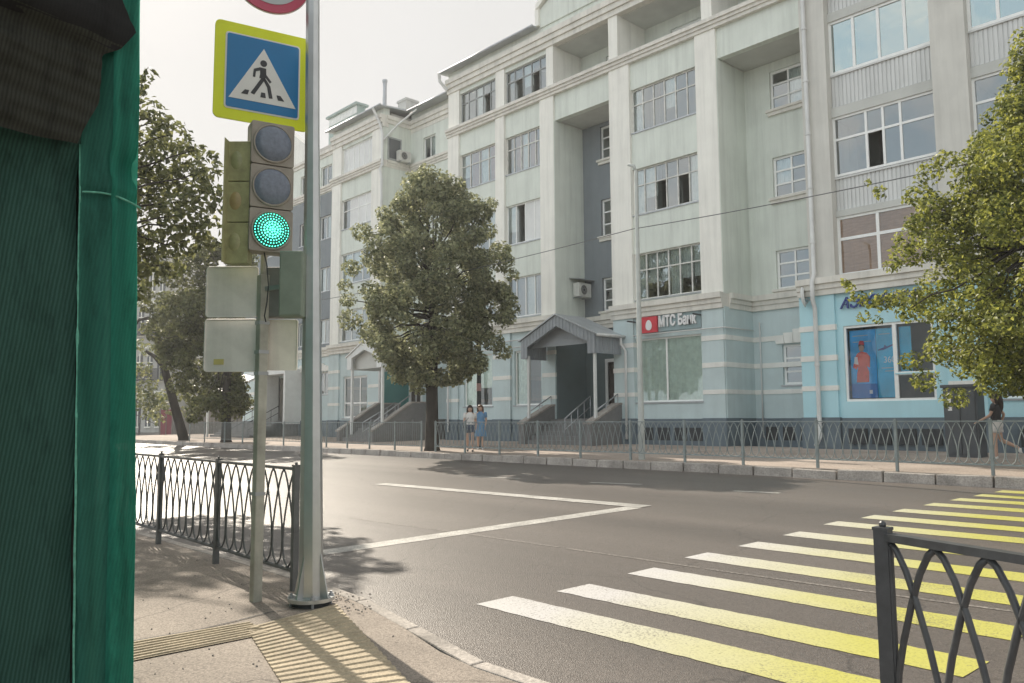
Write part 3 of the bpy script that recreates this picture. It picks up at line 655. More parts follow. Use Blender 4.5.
# porch recess (white canopy)
tw = MB(); tw.box(-39.08, -39.0, 26.03, 28.15, 1.5, 5.5); tw.build('porch_wall', teal, B)
lb2 = MB(); holes_wall(lb2, -39.0, -32.8, 28.05, 28.35, 1.5, 5.74, [(-39.0,-37.75,1.66,4.1)]); lb2.box(-32.83, -32.78, 26.03, 28.2, 1.5, 5.7); lb2.build('porch_wall', sky_blue, B)
dd = MB(); dd.box(-39.0, -37.75, 28.12, 28.2, 1.66, 4.1); ddo = dd.build('door', dark_door, B); df = MB()
df.box(-39.0, -38.9, 28.0, 28.2, 1.66, 4.2); df.box(-37.85, -37.7, 28.0, 28.2, 1.66, 4.2); df.box(-38.42, -38.34, 28.06, 28.15, 1.66, 4.1); df.box(-39.0, -37.7, 27.995, 28.2, 4.1, 4.22); df.build('door_frame', white_paint, ddo)
h = MB(); h.tube([(-38.25,28.02,2.6),(-38.25,27.95,2.6),(-38.25,27.95,3.0),(-38.25,28.02,3.0)], .02, 6); h.build('handle', galv, ddo)
# cyan ground floor with the poster window
WX0, WX1 = -11.8, -9.0
holes_wall(cyanw, P_F[1]-.1, P_G[0], 26.06, 26.36, 1.6, 6.0, [(WX0, -10.2, 2.15, 4.65), (-10.2, WX1, 2.15, 2.98), (-10.2, WX1, 3.02, 4.65)]); plinth.box(P_F[1], P_G[0], 26.0, 26.4, GZ, 1.62)
for a, b in ((P_G[1], P_H[0]), (P_H[1], P_I[0])):
    shop(a, b, a+.4, b-.4, 2.15, 4.65, cyanw, 2, 'dw', glass_shop)
# structure behind: room walls, floors, shell
inn.box(LWX0+.1, 1.1, 30.0, 30.2, GZ, 20.2)
for z in (6.05, 9.6, 13.2, 16.75, 20.0):
    for x0, x1, y0 in ((LWX0+.1,-44.9,26.8), (-44.7,-39.2,26.7), (-32.7,-25,26.7), (-21.5,-17.3,26.7), (-12,1,26.8), (-39,-32.9,28.4), (-25,-21.7,28.4), (-16.2,-12.9,28.4)):
        if z > 16 and z < 18 and -25 <= x0 < -12.5: y0 = 28.4
        if z > 19.9 and -25 <= x0 < -12.5: y0 = 28.4
        inn.box(x0, x1, y0, 30.0, z-.12, z+.12)
for x in (LWX0+.1,-44.8,-39.1,-32.75,-28.6,-25.0,-21.6,-17.2,-16.3,-12.85,-8.1,-3.8,.9): inn.box(x-.05, x+.05, 28.35, 30.0, GZ, 20.2)
for x in (-48.4,-51,-53,-56,-58.6): inn.box(x-.05, x+.05, 26.75, 30.0, GZ, 16)
shell = MB(); shell.box(LWX0, 1.15, 38.0, 38.3, 0, 20.2); shell.box(LWX0-.2, LWX0-.001, 26.5, 38, 0, 19.4); shell.box(1.1, 1.4, 26.2, 38, 0, 20.3); shell.box(-25.9, 1.2, 26.5, 38.2, 20.05, 20.28); shell.build('side_wall', mint, B)
rb = MB(); rb.add([(LWX0,31.4,20.75),(1.4,31.4,20.75),(1.4,38.5,20.2),(LWX0,38.5,20.2)], [(0,1,2,3)]); rb.build('rear_roof', roof_m, B)
wall.split('wall', mint, B); lower.split('lower_wall', sky_blue, B); cyanw.split('cyan_wall', cyan, B); plinth.split('plinth', plinth_m, B); inn.split('room_wall', inner, B)
soff.split('ceiling', soffit, B); slatew.split('slate_wall', slate, B); cornice.split('cornice', cornice_m, B)
# basement openings along the plinth
bo = MB()
for x in (-28.9,-27.2,-20.2,-19.4,-18.6,-17.9,-11.7,-10.95,-10.2,-9.45,-6.8,-6.1,-5.4): bo.box(x, x+.58, 25.89 if x > -12.8 else 25.985, 26.02, .78, 1.28)
for x in (-15.8,-15.1,-14.4,-13.7): bo.box(x, x+.48, 27.93, 28.0, .8, 1.3)
bo.split('basement_opening', vent_dark, B)
# drainpipes
def drain(pts, r=.075):
    m = MB(); m.tube(pts, r, 10)
    for a, b in zip(pts[:-1], pts[1:]):
        a, b = np.array(a, float), np.array(b, float); L_ = np.linalg.norm(b-a)
        for k in range(1, int(L_/1.9)+1):
            p = a+(b-a)*k*1.9/L_; u = (b-a)/L_; m.tube([p-u*.04, p+u*.04], r*1.25, 10)
    return m.build('drainpipe', pipe_m, B, 'auto')
drain([(-12.62,25.86,19.0),(-12.62,25.86,6.5),(-12.62,25.68,6.2),(-12.62,25.68,5.6),(-12.62,25.82,5.3),(-12.62,25.8,1.0),(-12.62,25.5,.72)])
drain([(-39.3,25.45,20.15),(-39.2,25.9,19.3),(-38.93,25.93,18.6),(-38.93,25.93,16.7),(-38.9,25.75,16.4),(-38.93,25.9,15.9),(-38.93,25.9,1.0)], .08)
drain([(-37.6,27.45,20.1),(-38.5,26.7,19.2),(-38.85,25.97,18.2)], .055)
drain([(-32.95,25.5,20.2),(-33.0,25.6,19.8),(-32.75,25.92,19.3)], .09)
drain([(-32.5,25.8,5.6),(-32.5,25.8,1.0)], .05)

sp0 = MB(); sp0.tube([(-32.7,25.83,5.35),(-25.6,25.83,5.35)], .03, 6); sp0.tube([(-32.7,25.83,5.02),(-25.6,25.83,5.02)], .03, 6); sp0.tube([(-20.4,25.83,5.0),(-16.4,25.83,5.0),(-16.15,25.9,5.0),(-16.15,27.9,5.0)], .025, 6); sp0.tube([(-15.9,27.93,5.3),(-15.9,27.93,.9)], .03, 6); sp0.tube([(-12.7,25.8,1.7),(-13.6,27.2,1.7)], .02, 6)
sp0.split('service_pipe', pipe_m, B, smooth=True)
# grey porch canopy with its posts and stairs
cn = MB(); y0, y1 = 24.3, 26.05; xl, xr, xm = -25.45, -21.15, -23.3; ze, zb2, za = 5.06, 4.28, 6.0
for s, (xa, xb) in ((1, (xl, xm)), (-1, (xm, xr))):
    z_a, z_b = (ze, za) if s == 1 else (za, ze)
    # front fascia along the gable, corrugated
    n = 22
    for i in range(n):
        t0, t1 = i/n, (i+1)/n; off = .018*(i % 2)
        p = lambda t: xa+(xb-xa)*t; q = lambda t: z_a+(z_b-z_a)*t
        lo = lambda t: (zb2+.0 if (abs(p(t)-(xl if s == 1 else xr)) < .42) else q(t)-.42)
        cn.prism([(p(t0),y0-off,max(zb2,q(t0)-.45) if abs(p((t0+t1)/2)-(xl if s==1 else xr)) > .38 else zb2),(p(t1),y0-off,max(zb2,q(t1)-.45) if abs(p((t0+t1)/2)-(xl if s==1 else xr)) > .38 else zb2),(p(t1),y0-off,q(t1)),(p(t0),y0-off,q(t0))], (0,.05,0))
for xs_ in (xl, xr):
    n = 20
    for i in range(n):
        ya, yb_ = y0+.06+(y1-y0-.2)*i/n, y0+.06+(y1-y0-.2)*(i+1)/n; o_ = .018*(i % 2)*(1 if xs_ == xr else -1)
        cn.box(xs_+o_-.02, xs_+o_+.02, ya, yb_, zb2, ze-.02)
cno = cn.build('canopy_fascia', canopy_m, B)
cr = MB()
for (xa, za_, xb, zb3) in ((xl-.12, ze-.03, xm, za+.03), (xm, za+.03, xr+.12, ze-.03)):
    cr.add([(xa,y0-.08,za_),(xb,y0-.08,zb3),(xb,y1,zb3),(xa,y1,za_),(xa,y0-.08,za_+.05),(xb,y0-.08,zb3+.05),(xb,y1,zb3+.05),(xa,y1,za_+.05)], [(0,3,2,1),(4,5,6,7),(0,1,5,4),(1,2,6,5),(2,3,7,6),(3,0,4,7)])
cr.build('canopy_roof', canopy_roof, cno)
cs = MB(); cs.prism([(xl+.1,24.75,4.75),(xr-.1,24.75,4.75),(xm,24.75,5.75)], (0,.04,0)); cs.build('canopy_gable', canopy_m, cno)
cg = MB(); cg.tube([(xr+.2,y0-.05,5.0),(xr+.2,y1,5.02)], .07, 8); cg.tube([(xr+.2,y1-.35,4.95),(xr+.2,y1-.35,4.7),(xr+.32,25.85,4.4),(xr+.32,25.82,.8)], .055, 8); cg.build('canopy_gutter', pipe_m, cno, True)
for xp in (xl+.35, xr-.12): c = MB(); c.box(xp-.05, xp+.05, 24.38, 24.48, .5, 4.4); c.build('canopy_post', white_paint, cno)
st = MB()
for i in range(6): st.box(-25.0, -21.5, 24.15+.3*i, 26.0+.001*i, .3, .62+.175*(i+1)-.05)
st.box(-24.9, -21.62, 26.0, 28.05, .3, 1.655)
sto = st.build('stairs', step_m, B)
for xa in (-25.35, -21.5):
    f = MB(); f.prism([(xa,24.02,.3),(xa,26.0,.3),(xa,26.0,2.22),(xa,25.75,2.2),(xa,24.02,1.42)], (.34,0,0)); f.build('stair_flank', step_m, sto)
    f = MB(); f.prism([(xa-.03,23.98,1.42),(xa-.03,25.75,2.2),(xa-.03,26.0,2.22),(xa-.03,26.0,2.3),(xa-.03,25.74,2.28),(xa-.03,23.98,1.5)], (.40,0,0)); f.build('flank_coping', kerb_m, sto)
hr = MB(); xm2 = -22.75
def hrail(x, ya, za_, yb_, zb_, n=4):
    hr.tube([(x,ya,za_),(x,yb_,zb_)], .028, 8); hr.tube([(x,ya,za_-.45),(x,yb_,zb_-.45)], .018, 6)
    for i in range(n+1):
        t = i/n; hr.tube([(x,ya+(yb_-ya)*t,za_+(zb_-za_)*t-.95),(x,ya+(yb_-ya)*t,za_+(zb_-za_)*t)], .02, 6)
hrail(xm2, 24.2, 1.65, 25.8, 2.6); hrail(-21.33, 24.4, 1.9, 25.9, 2.65, 2); hrail(-25.18, 24.4, 1.9, 25.9, 2.65, 2); hr.split('handrail', galv, sto, tol=.02, smooth=True)

# white porch canopy with its stairs
x0c, x1c, yc = -37.1, -33.85, 22.6; zc0, zc1, zc2 = 4.3, 4.95, 5.7; xmc = (x0c+x1c)/2
w_ = MB()
w_.prism([(x0c,yc,zc0),(x0c+.42,yc,zc0),(x0c+.42,yc,zc1-.05),(xmc,yc,zc2-.42),(x1c-.42,yc,zc1-.05),(x1c-.42,yc,zc0),(x1c,yc,zc0),(x1c,yc,zc1),(xmc,yc,zc2),(x0c,yc,zc1)], (0,.1,0))
w_.box(x1c-.1, x1c, yc+.1, 26.0, zc0+.0, zc1-.35); w_.box(x0c, x0c+.1, yc+.1, 26.0, zc0, zc1-.02)
wo = w_.build('canopy_fascia', white_paint, B)
w2 = MB()
for (xa, za_, xb, zb3) in ((x0c-.1, zc1-.02, xmc, zc2+.02), (xmc, zc2+.02, x1c+.1, zc1-.02)):
    w2.add([(xa,yc-.06,za_),(xb,yc-.06,zb3),(xb,26.0,zb3),(xa,26.0,za_),(xa,yc-.06,za_+.06),(xb,yc-.06,zb3+.06),(xb,26.0,zb3+.06),(xa,26.0,za_+.06)], [(0,3,2,1),(4,5,6,7),(0,1,5,4),(1,2,6,5),(2,3,7,6),(3,0,4,7)])
w2.build('canopy_roof', white_paint, wo)
w3 = MB(); w3.box(x0c+.2, x1c-.2, yc+.35, yc+.4, zc0+.02, zc1-.1); w3.prism([(x0c+.2,yc+.36,zc1-.1),(x1c-.2,yc+.36,zc1-.1),(xmc,yc+.36,zc2-.3)], (0,.04,0)); w3.build('canopy_gable', soffit, wo)
for xp in (x0c+.3, x1c-.1): c = MB(); c.box(xp-.06, xp+.06, yc+.1, yc+.22, .5, 4.35); c.build('canopy_post', white_paint, wo)
st = MB()
for i in range(7): st.box(x0c, x1c-.3, 22.3+.3*i, 24.5+.001*i, .3, .58+.155*(i+1))
st.box(-39.0, -33.7, 24.5, 28.1, .3, 1.66); sto = st.build('stairs', step_m, B)
for xa in (x0c-.2, x1c-.32):
    f = MB(); f.prism([(xa,22.15,.3),(xa,26.0,.3),(xa,26.0,2.5),(xa,24.55,2.5),(xa,22.15,1.05)], (.3,0,0)); f.build('stair_flank', step_m, sto)
    f = MB(); f.prism([(xa-.03,22.1,1.05),(xa-.03,24.55,2.5),(xa-.03,26.0,2.5),(xa-.03,26.0,2.58),(xa-.03,24.53,2.58),(xa-.03,22.1,1.13)], (.36,0,0)); f.build('flank_coping', kerb_m, sto)
hr = MB(); hrail(-35.2, 22.4, 1.5, 24.4, 2.55); hrail(x1c-.17, 22.3, 1.55, 24.5, 2.9, 3); hr.split('handrail', galv, sto, tol=.02, smooth=True)
# side porch in the left wing: white portal, beige inside
sp_ = MB(); sp_.box(PX0-.25, PX0, 25.2, 26.5, 1.4, 4.75); sp_.box(PX1, PX1+.25, 25.2, 26.5, 1.4, 4.75); sp_.box(PX0-.25, PX1+.25, 25.18, 26.5, 4.75, 5.1); so_ = sp_.build('side_porch', white_paint, B)
sp2 = MB(); sp2.box(PX0, PX1, 27.6, 27.7, 1.4, 4.7); sp2.box(PX0, PX0+.05, 26.5, 27.6, 1.4, 4.7); sp2.box(PX1-.05, PX1, 26.5, 27.6, 1.4, 4.7); sp2.build('niche_wall', oldwall2, so_)
sp3 = MB()
for i in range(7): sp3.box(PX0-3.2, PX1, 22.9+.3*i, 25.2, .3, .6+.15*(i+1)-.06)
sp3.box(PX0-3.2, PX1, 25.2, 27.6, .3, 1.6); sp3.build('stairs', step_m, so_)
hr = MB(); hrail(PX1-.2, 22.9, 1.5, 25.0, 2.6, 4); hrail(PX0, 22.9, 1.5, 25.0, 2.6, 4); hr.split('handrail', metal_dark, so_, tol=.02, smooth=True)
sr = MB(); sr.prism([(PX0-3.4,22.6,3.3),(PX0-3.4,25.6,4.9),(PX0-3.4,25.6,5.1),(PX0-3.4,22.6,3.5)], (3.1,0,0)); sr.box(PX0-3.4, PX0-3.25, 22.7, 22.82, .5, 3.4); sr.box(PX0-.45, PX0-.33, 22.7, 22.82, .5, 3.4); sr.build('stair_roof', white_paint, so_)

# ------------------------------------------------------------------ things hung on the facade
def ac(loc, axis, label):
    t = thing('air_conditioner', loc, label, 'air conditioner', 'air conditioners hung on the facade'); x, y, z = loc
    c = MB(); c.box(x, x+.36, y, y+.86, z, z+.64); c.build('casing', ac_m, t, bevel=.02)
    r = MB(); ring = [(x+.375, y+.34+.24*math.cos(a), z+.32+.24*math.sin(a)) for a in np.linspace(0, 2*math.pi, 24, endpoint=False)]
    r.tube(ring, .015, 6, True)
    for k in (.08,.14,.2): r.tube([(x+.372, y+.34+k*math.cos(a), z+.32+k*math.sin(a)) for a in np.linspace(0, 2*math.pi, 20, endpoint=False)], .006, 5, True)
    r.build('fan_grille', ac_m, t)
    f = MB(); f.tube([(x+.361, y+.34, z+.32), (x+.364, y+.34, z+.32)], .23, 20); f.build('fan', vent_dark, t)
    b = MB(); b.box(x-.12, x+.4, y+.1, y+.14, z-.05, z-.005); b.box(x-.12, x+.4, y+.72, y+.76, z-.05, z-.005); b.build('bracket', galv, t)
    return t
a1 = ac((-24.8,27.05,7.25), 0, 'grubby white air conditioner under a small tin hood in the slate blue recess')
h = MB(); h.add([(-24.93,26.9,8.12),(-24.93,28.0,8.12),(-24.3,28.0,8.02),(-24.3,26.9,8.02),(-24.93,26.9,8.15),(-24.93,28.0,8.15),(-24.3,28.0,8.05),(-24.3,26.9,8.05)], [(0,3,2,1),(4,5,6,7),(0,1,5,4),(1,2,6,5),(2,3,7,6),(3,0,4,7)]); h.build('hood', galv, a1)
ac((-38.9,26.9,16.95+.15), 0, 'white air conditioner beside the small top floor window near the roof drainpipes')
dish = thing('satellite_dish', (-13.3,27.6,6.3), 'small white satellite dish seen edge on beside the drainpipe', 'satellite dish')
c0 = np.array(onY(803.5, 297, 25.72)); m = MB(); nrm = np.array([.95,.24,.1]); nrm /= np.linalg.norm(nrm); u = np.cross(nrm, [0,0,1]); u /= np.linalg.norm(u); v = np.cross(u, nrm)
n = 20; vs = [c0-nrm*.08]
for r_, d_ in ((.2,.05),(.31,.0),(.31,-.012),(.2,-.065)):
    for k in range(n): vs.append(c0-nrm*d_+r_*(math.cos(2*math.pi*k/n)*u+1.15*math.sin(2*math.pi*k/n)*v))
fs = [(0,1+(k+1)%n,1+k) for k in range(n)]+[(1+j*n+k,1+j*n+(k+1)%n,1+(j+1)*n+(k+1)%n,1+(j+1)*n+k) for j in range(3) for k in range(n)]
m.add(vs, fs); m.build('reflector', white_paint, dish, True); m = MB(); m.tube([c0-nrm*.05, c0+np.array([.12,.3,-.1])], .025, 6); m.tube([c0-v*.3, c0+nrm*.35], .012, 6); m.build('arm', galv, dish)

def text_obj(body, name, m, parent, origin, u, v, height, depth=.03, shear=0, width=None, bold=.0):
    cu = bpy.data.curves.new('t', 'FONT'); cu.body = body; cu.size = 1; cu.extrude = .5; cu.shear = shear; cu.offset = bold
    o = bpy.data.objects.new('t', cu); COL.objects.link(o); dg = bpy.context.evaluated_depsgraph_get()
    me = bpy.data.meshes.new_from_object(o.evaluated_get(dg)); bpy.data.objects.remove(o); bpy.data.curves.remove(cu)
    co = np.array([v_.co[:] for v_ in me.vertices]); h = co[:,1].max()-co[:,1].min(); w = co[:,0].max()-co[:,0].min()
    sy = height/h; sx = width/w if width else sy; co[:,0] -= co[:,0].min(); co[:,1] -= co[:,1].min()
    u, v = np.array(u, float), np.array(v, float); nn = np.cross(u, v); off = np.array(root_of(parent).location)
    P = np.array(origin)+np.outer(co[:,0]*sx, u)+np.outer(co[:,1]*sy, v)+np.outer(co[:,2]*depth, nn)-off
    me.vertices.foreach_set('co', P.ravel()); me.materials.append(m); me.update()
    ob = bpy.data.objects.new(name, me); COL.objects.link(ob); ob.parent = parent; return ob
# bank sign
a = onY(642, 333.5, 25.9); b = onY(657, 316, 25.9); c = onY(697, 331, 25.9)
s1 = thing('shop_sign', (float(a[0]), 25.95, 4.95), 'bank sign with white letters after a red square bearing a white egg', 'shop sign')
zb_, zt_ = float(a[2]), float(b[2])
bd = MB(); bd.box(-20.35, -17.25, 25.99, 26.03, zb_+.02, zt_+.12); bd.build('backboard', mat('grey_blue_board', (.30,.40,.42), .7, .06, 2), s1)
bd = MB(); bd.box(float(a[0]), float(b[0]), 25.86, 25.96, zb_, zt_); bd.build('red_tile', redlogo, s1)
eg = MB(); xm_, zm_ = (a[0]+b[0])/2, (zb_+zt_)/2
eg.prism([(xm_+.15*math.sin(t)*(1-.18*math.cos(t)), 25.835, zm_-.02+.21*math.cos(t)) for t in np.linspace(0, 2*math.pi, 24, endpoint=False)], (0,.03,0)); eg.build('emblem', letter_m, s1)
text_obj('МТС Банк', 'lettering', letter_m, s1, (float(b[0])+.06, 25.93, zb_+.18), (1,0,0), (0,0,1), .47, .06, 0, float(c[0]-b[0])-.08, .035)
lm = MB(); lm.box(-20.45, -20.37, 25.5, 25.98, 5.55, 5.6); lm.box(-17.3, -17.22, 25.5, 25.98, 5.55, 5.6); lm.split('sign_bracket', metal_dark, s1, tol=.01)
# blue italic sign over the poster window
a = onY(840, 310, 25.98); b = onY(905, 306, 25.98)
s2 = thing('shop_sign', (float(a[0]), 26.0, 5.2), 'dark blue slanted raised lettering on bright cyan wall, half hidden by leaves', 'shop sign')
text_obj('АЭРОФЛОТ', 'lettering', navy, s2, (float(a[0]), 25.98, 5.2), (1,0,0), (0,0,1), .42, .06, .3, 2.6, .015)
# posters in the window
pst = thing('window_poster', (-11.0, 26.2, 2.2), 'blue airline style poster with a woman in a red suit behind shop glass', 'poster')
fr = MB(); fr.box(WX0, WX1, 26.1, 26.2, 4.57, 4.65); fr.box(WX0, WX1, 26.1, 26.2, 2.15, 2.23); fr.box(WX0, WX0+.08, 26.101, 26.2, 2.23, 4.57); fr.box(-10.24, -10.12, 26.095, 26.2, 2.23, 4.57); fr.box(WX1-.08, WX1, 26.101, 26.2, 2.23, 4.57); fr.box(-10.12, WX1-.08, 26.1, 26.2, 2.95, 3.06)
fo = fr.build('window', white_frame, B); gg = MB(); gg.add([(WX0,26.15,2.2),(WX1,26.15,2.2),(WX1,26.15,4.6),(WX0,26.15,4.6)], [(0,1,2,3)]); gg.build('pane', glass_mat('poster_glass', (.97,.98,.98), .01), fo)
def flat(name, poly, y, m, parent, th=.004): q = MB(); q.prism([(x, y, z) for x, z in poly], (0, th, 0)); return q.build(name, m, parent)
flat('poster_sheet', [(WX0+.1,2.26),(-10.85,2.26),(-10.85,4.5),(WX0+.1,4.5)], 26.30, poster1, pst); flat('poster_sheet', [(-10.84,2.26),(-10.25,2.26),(-10.25,4.5),(-10.84,4.5)], 26.302, poster2, pst)
flat('poster_sheet', [(-10.11,3.05),(-9.75,3.05),(-9.75,4.5),(-10.11,4.5)], 26.302, poster2, pst)
flat('poster_footer', [(WX0+.1,2.26),(-10.86,2.26),(-10.86,2.72),(WX0+.1,2.75)], 26.295, poster3, pst)
wx = -11.32
flat('red_suit', [(wx-.20,2.78),(wx+.20,2.78),(wx+.22,3.1),(wx+.15,3.3),(wx+.24,3.25),(wx+.27,3.6),(wx+.16,3.74),(wx+.05,3.78),(wx-.05,3.78),(wx-.15,3.73),(wx-.24,3.55),(wx-.3,3.28),(wx-.2,3.2),(wx-.13,3.3),(wx-.18,3.05)], 26.291, mat('red_cloth_print', (.74,.13,.10), .5, .15, 5), pst)
flat('printed_face', [(wx+.085*math.sin(t),3.9+.12*math.cos(t)) for t in np.linspace(0,2*math.pi,16,endpoint=False)], 26.289, skinm, pst)
flat('printed_hair', [(wx-.1,3.93),(wx-.09,4.03),(wx,4.07),(wx+.09,4.03),(wx+.1,3.88),(wx+.07,3.97),(wx,4.0),(wx-.07,3.97)], 26.287, dark_door, pst)
flat('red_cap', [(wx-.09,4.03),(wx+.1,4.0),(wx+.08,4.13),(wx-.05,4.15)], 26.285, redlogo, pst)
flat('white_paper', [(wx-.26,3.4),(wx-.12,3.36),(wx-.14,3.62),(wx-.24,3.62)], 26.286, letter_m, pst)
flat('printed_aircraft', [(-10.8,3.78),(-10.6,3.8),(-10.32,3.92),(-10.3,3.97),(-10.5,3.9),(-10.58,3.96),(-10.6,3.88),(-10.78,3.82)], 26.295, navy, pst)
text_obj('360', 'printed_price', letter_m, pst, (-10.62,26.30,3.38), (1,0,0), (0,0,1), .2, .004, 0, .36)
for i, (x0_, x1_, z_) in enumerate(((-10.7,-10.35,3.2),(-10.6,-10.3,3.1),(-11.6,-11.1,4.3),(-11.6,-11.0,4.1),(-10.75,-10.4,4.3))): flat('printed_rule', [(x0_,z_),(x1_,z_),(x1_,z_+.025),(x0_,z_+.025)], 26.296, signgrey, pst)
flat('printed_tile', [(-11.12,2.4),(-11.02,2.4),(-11.02,2.52),(-11.12,2.52)], 26.292, letter_m, pst)
# electrical cabinet
CABY = 23.4; cx0 = float(onY(946,450,CABY)[0]); cx1 = float(onY(980,450,CABY)[0]); cab = thing('utility_cabinet', (cx0, CABY, .5), 'tall dark grey utility cabinet with two white stickers by the cyan shop', 'cabinet')
m = MB(); m.box(cx0, cx1, CABY, CABY+.6, .5, 2.42); m.box(cx0-.05, cx1+.05, CABY-.05, CABY+.65, 2.42, 2.5); m.build('body', cab_m, cab, bevel=.01)
m = MB(); m.box(cx0+.05, (cx0+cx1)/2-.01, CABY-.025, CABY, .65, 2.34); m.box((cx0+cx1)/2+.01, cx1-.05, CABY-.025, CABY, .65, 2.34); m.build('doors', cab_m, cab)
m = MB(); m.box(cx0+.12, cx0+.2, CABY-.034, CABY-.026, 2.02, 2.16); m.box(cx0+.12, cx0+.22, CABY-.034, CABY-.026, 1.8, 1.9); m.build('stickers', letter_m, cab)

# ------------------------------------------------------------------ railings
def loops(mb, o, d, L, z0, z1, pitch, r, n=5, flat_b=False):
    """interlaced pointed hoops between two rails, along direction d from o"""
    k = max(2, round(L/pitch)); p = L/k; o = np.array(o, float); d = np.array(d, float); H = z1-z0
    prof = [(0,1),(.16,.965),(.36,.88),(.58,.74),(.8,.57),(.95,.42),(1.0,.28),(.97,.17),(.86,.08),(.62,.02),(.35,.0),(0,0.0)]
    for i in range(0, k+1):
        c = i*p; pts = []
        for s in (1, -1):
            pr = prof if s == 1 else prof[::-1]
            for (w, h) in pr:
                x = min(max(c+s*w*p*.97, 0), L)
                pts.append(o+d*x+np.array([0,0,z0+h*H]))
        # keep distinct points only
        q = [pts[0]]
        for a in pts[1:]:
            if np.linalg.norm(a-q[-1]) > 1e-3: q.append(a)
        mb.tube(q, r, n)
def railing(name, pts, h, label, m, pitch, pw=.03, r=.008, gap=.22, cat='railing', arches=True, lean=None, rail=.022, n=5):
    """pts: post feet"""
    t = thing(name, tuple(pts[0]), label, cat); lat = MB(); tr = MB(); br = MB()
    for i, p in enumerate(pts):
        pm = MB(); x, y, z = p; pm.box(x-pw, x+pw, y-pw, y+pw, z-.05, z+h); pm.box(x-pw-.003, x+pw+.003, y-pw-.003, y+pw+.003, z+h-.004, z+h+.008); pm.ball((x, y, z+h+.018), pw*.55, 8, 6); pm.build('post', m, t)
    for a, b in zip(pts[:-1], pts[1:]):
        a, b = np.array(a, float), np.array(b, float); L = np.linalg.norm((b-a)[:2]); d = (b-a)/L
        s, e = a+d*pw, b-d*pw; tz = np.array([0,0,h-.03]); bz = np.array([0,0,gap])
        side = np.array([-d[1], d[0], 0])
        tr.obox((s+e)/2+tz, (e-s)/2, side*rail, np.array([0,0,rail*.6])); br.obox((s+e)/2+bz, (e-s)/2, side*rail*.8, np.array([0,0,rail*.5]))
        if arches: loops(lat, s, (e-s)/np.linalg.norm(e-s), np.linalg.norm(e-s), gap+.012, h-.045, pitch, r, n)
        else:
            k = max(2, round(L/pitch))
            for i in range(1, k): q = s+(e-s)*i/k; lat.tube([q+bz, q+tz], r, n)
    tr.build('top_rail', m, t); br.build('bottom_rail', m, t); lat.build('hoop_lattice' if arches else 'bar_lattice', m, t, True); return t
fy = 17.95
def ffx(px): return float(onY(px, 422, fy)[0])
fx = [ffx(p) for p in (435.6,465,499.4,537.7,580,630,684,742,816,895,990)]
railing('street_railing', [(x, fy, walk_z(fy)) for x in fx]+[(fx[-1]+1.9*i, fy, walk_z(fy)) for i in (1,2)], 1.10, 'grey steel railing of pointed hoops along the kerb before the shops', rail_m, .2, .028, .0095, .2)
fx2 = [ffx(p) for p in (421.7,395,369.8,347.6,326.7,305,284,262,243,225,205,190)]
railing('street_railing', [(x, fy, walk_z(fy)) for x in fx2], 1.10, 'plain barred grey railing in front of the white porch stairs', rail_m, .14, .028, .009, .2, arches=False)
nf = [(-6.87,3.66,.1),(-8.75,3.72,.1),(-10.66,3.78,.1),(-12.55,3.8,.1),(-14.45,3.8,.1),(-16.35,3.8,.1),(-18.2,3.8,.1),(-20.1,3.8,.1)]
railing('street_railing', nf, 1.13, 'dark hooped kerb railing behind the traffic light post', near_rail, .235, .027, .0095, .17, n=6)
a, b = np.array([-1.40,3.37,.09]), np.array([.46,2.70,.09])
railing('street_railing', [tuple(a), tuple(b), tuple(b+(b-a))], 1.105, 'black hooped railing corner close by at the end of the crossing', near_rail2, .215, .028, .0135, .16, rail=.026, n=8)

# ------------------------------------------------------------------ lamp posts and wire
lp = onZ(311, 604, .1); lx, ly = float(lp[0]), float(lp[1])
t = thing('lamp_post', (lx, ly, .1), 'tall galvanised octagonal lamp post on a bolted round flange by the kerb', 'lamp post')
m = MB(); m.tube([(lx,ly,.16),(lx-.045,ly-.045,4.2),(lx-.09,ly-.09,8.6)], [.104,.064,.05], 8); m.tube([(lx-.09,ly-.09,8.6),(lx+.2,ly+.8,9.1),(lx+.3,ly+1.8,9.2)], [.05,.045,.04], 8); m.build('pole', pole_m, t)
m = MB(); m.tube([(lx,ly,.135),(lx,ly,.165)], .195, 28); m.build('flange', pole_m, t, 'auto')
m = MB(); m.tube([(lx,ly,.09),(lx,ly,.134)], .15, 20); m.build('base_gap', vent_dark, t, 'auto')
for k in range(8):
    q = math.pi/4*k+.35; dx, dy = math.cos(q), math.sin(q); g = MB()
    if k % 2 == 0: g.prism([(lx+dx*.095-dy*.006,ly+dy*.095+dx*.006,.166),(lx+dx*.185-dy*.006,ly+dy*.185+dx*.006,.166),(lx+dx*.175-dy*.006,ly+dy*.175+dx*.006,.2),(lx+dx*.098-dy*.006,ly+dy*.098+dx*.006,.52)], (dy*.012,-dx*.012,0)); g.build('gusset', pole_m, t)
    else: g.tube([(lx+dx*.165,ly+dy*.165,.09),(lx+dx*.165,ly+dy*.165,.2)], .013, 6); g.tube([(lx+dx*.165,ly+dy*.165,.166),(lx+dx*.165,ly+dy*.165,.184)], .024, 6); g.build('bolt', galv, t)
m = MB(); m.obox((lx+.35,ly+2.1,9.2), (.02,.12,0), (.35,-.06,0), (0,0,.06)) ; m.build('lamp_head', galv, t)
p = onY(642, 459, 18.35); fxl, fyl = float(p[0]), 18.35
t = thing('lamp_post', (fxl, fyl, .47), 'slim pale lamp post behind the far railing before the bank sign', 'lamp post')
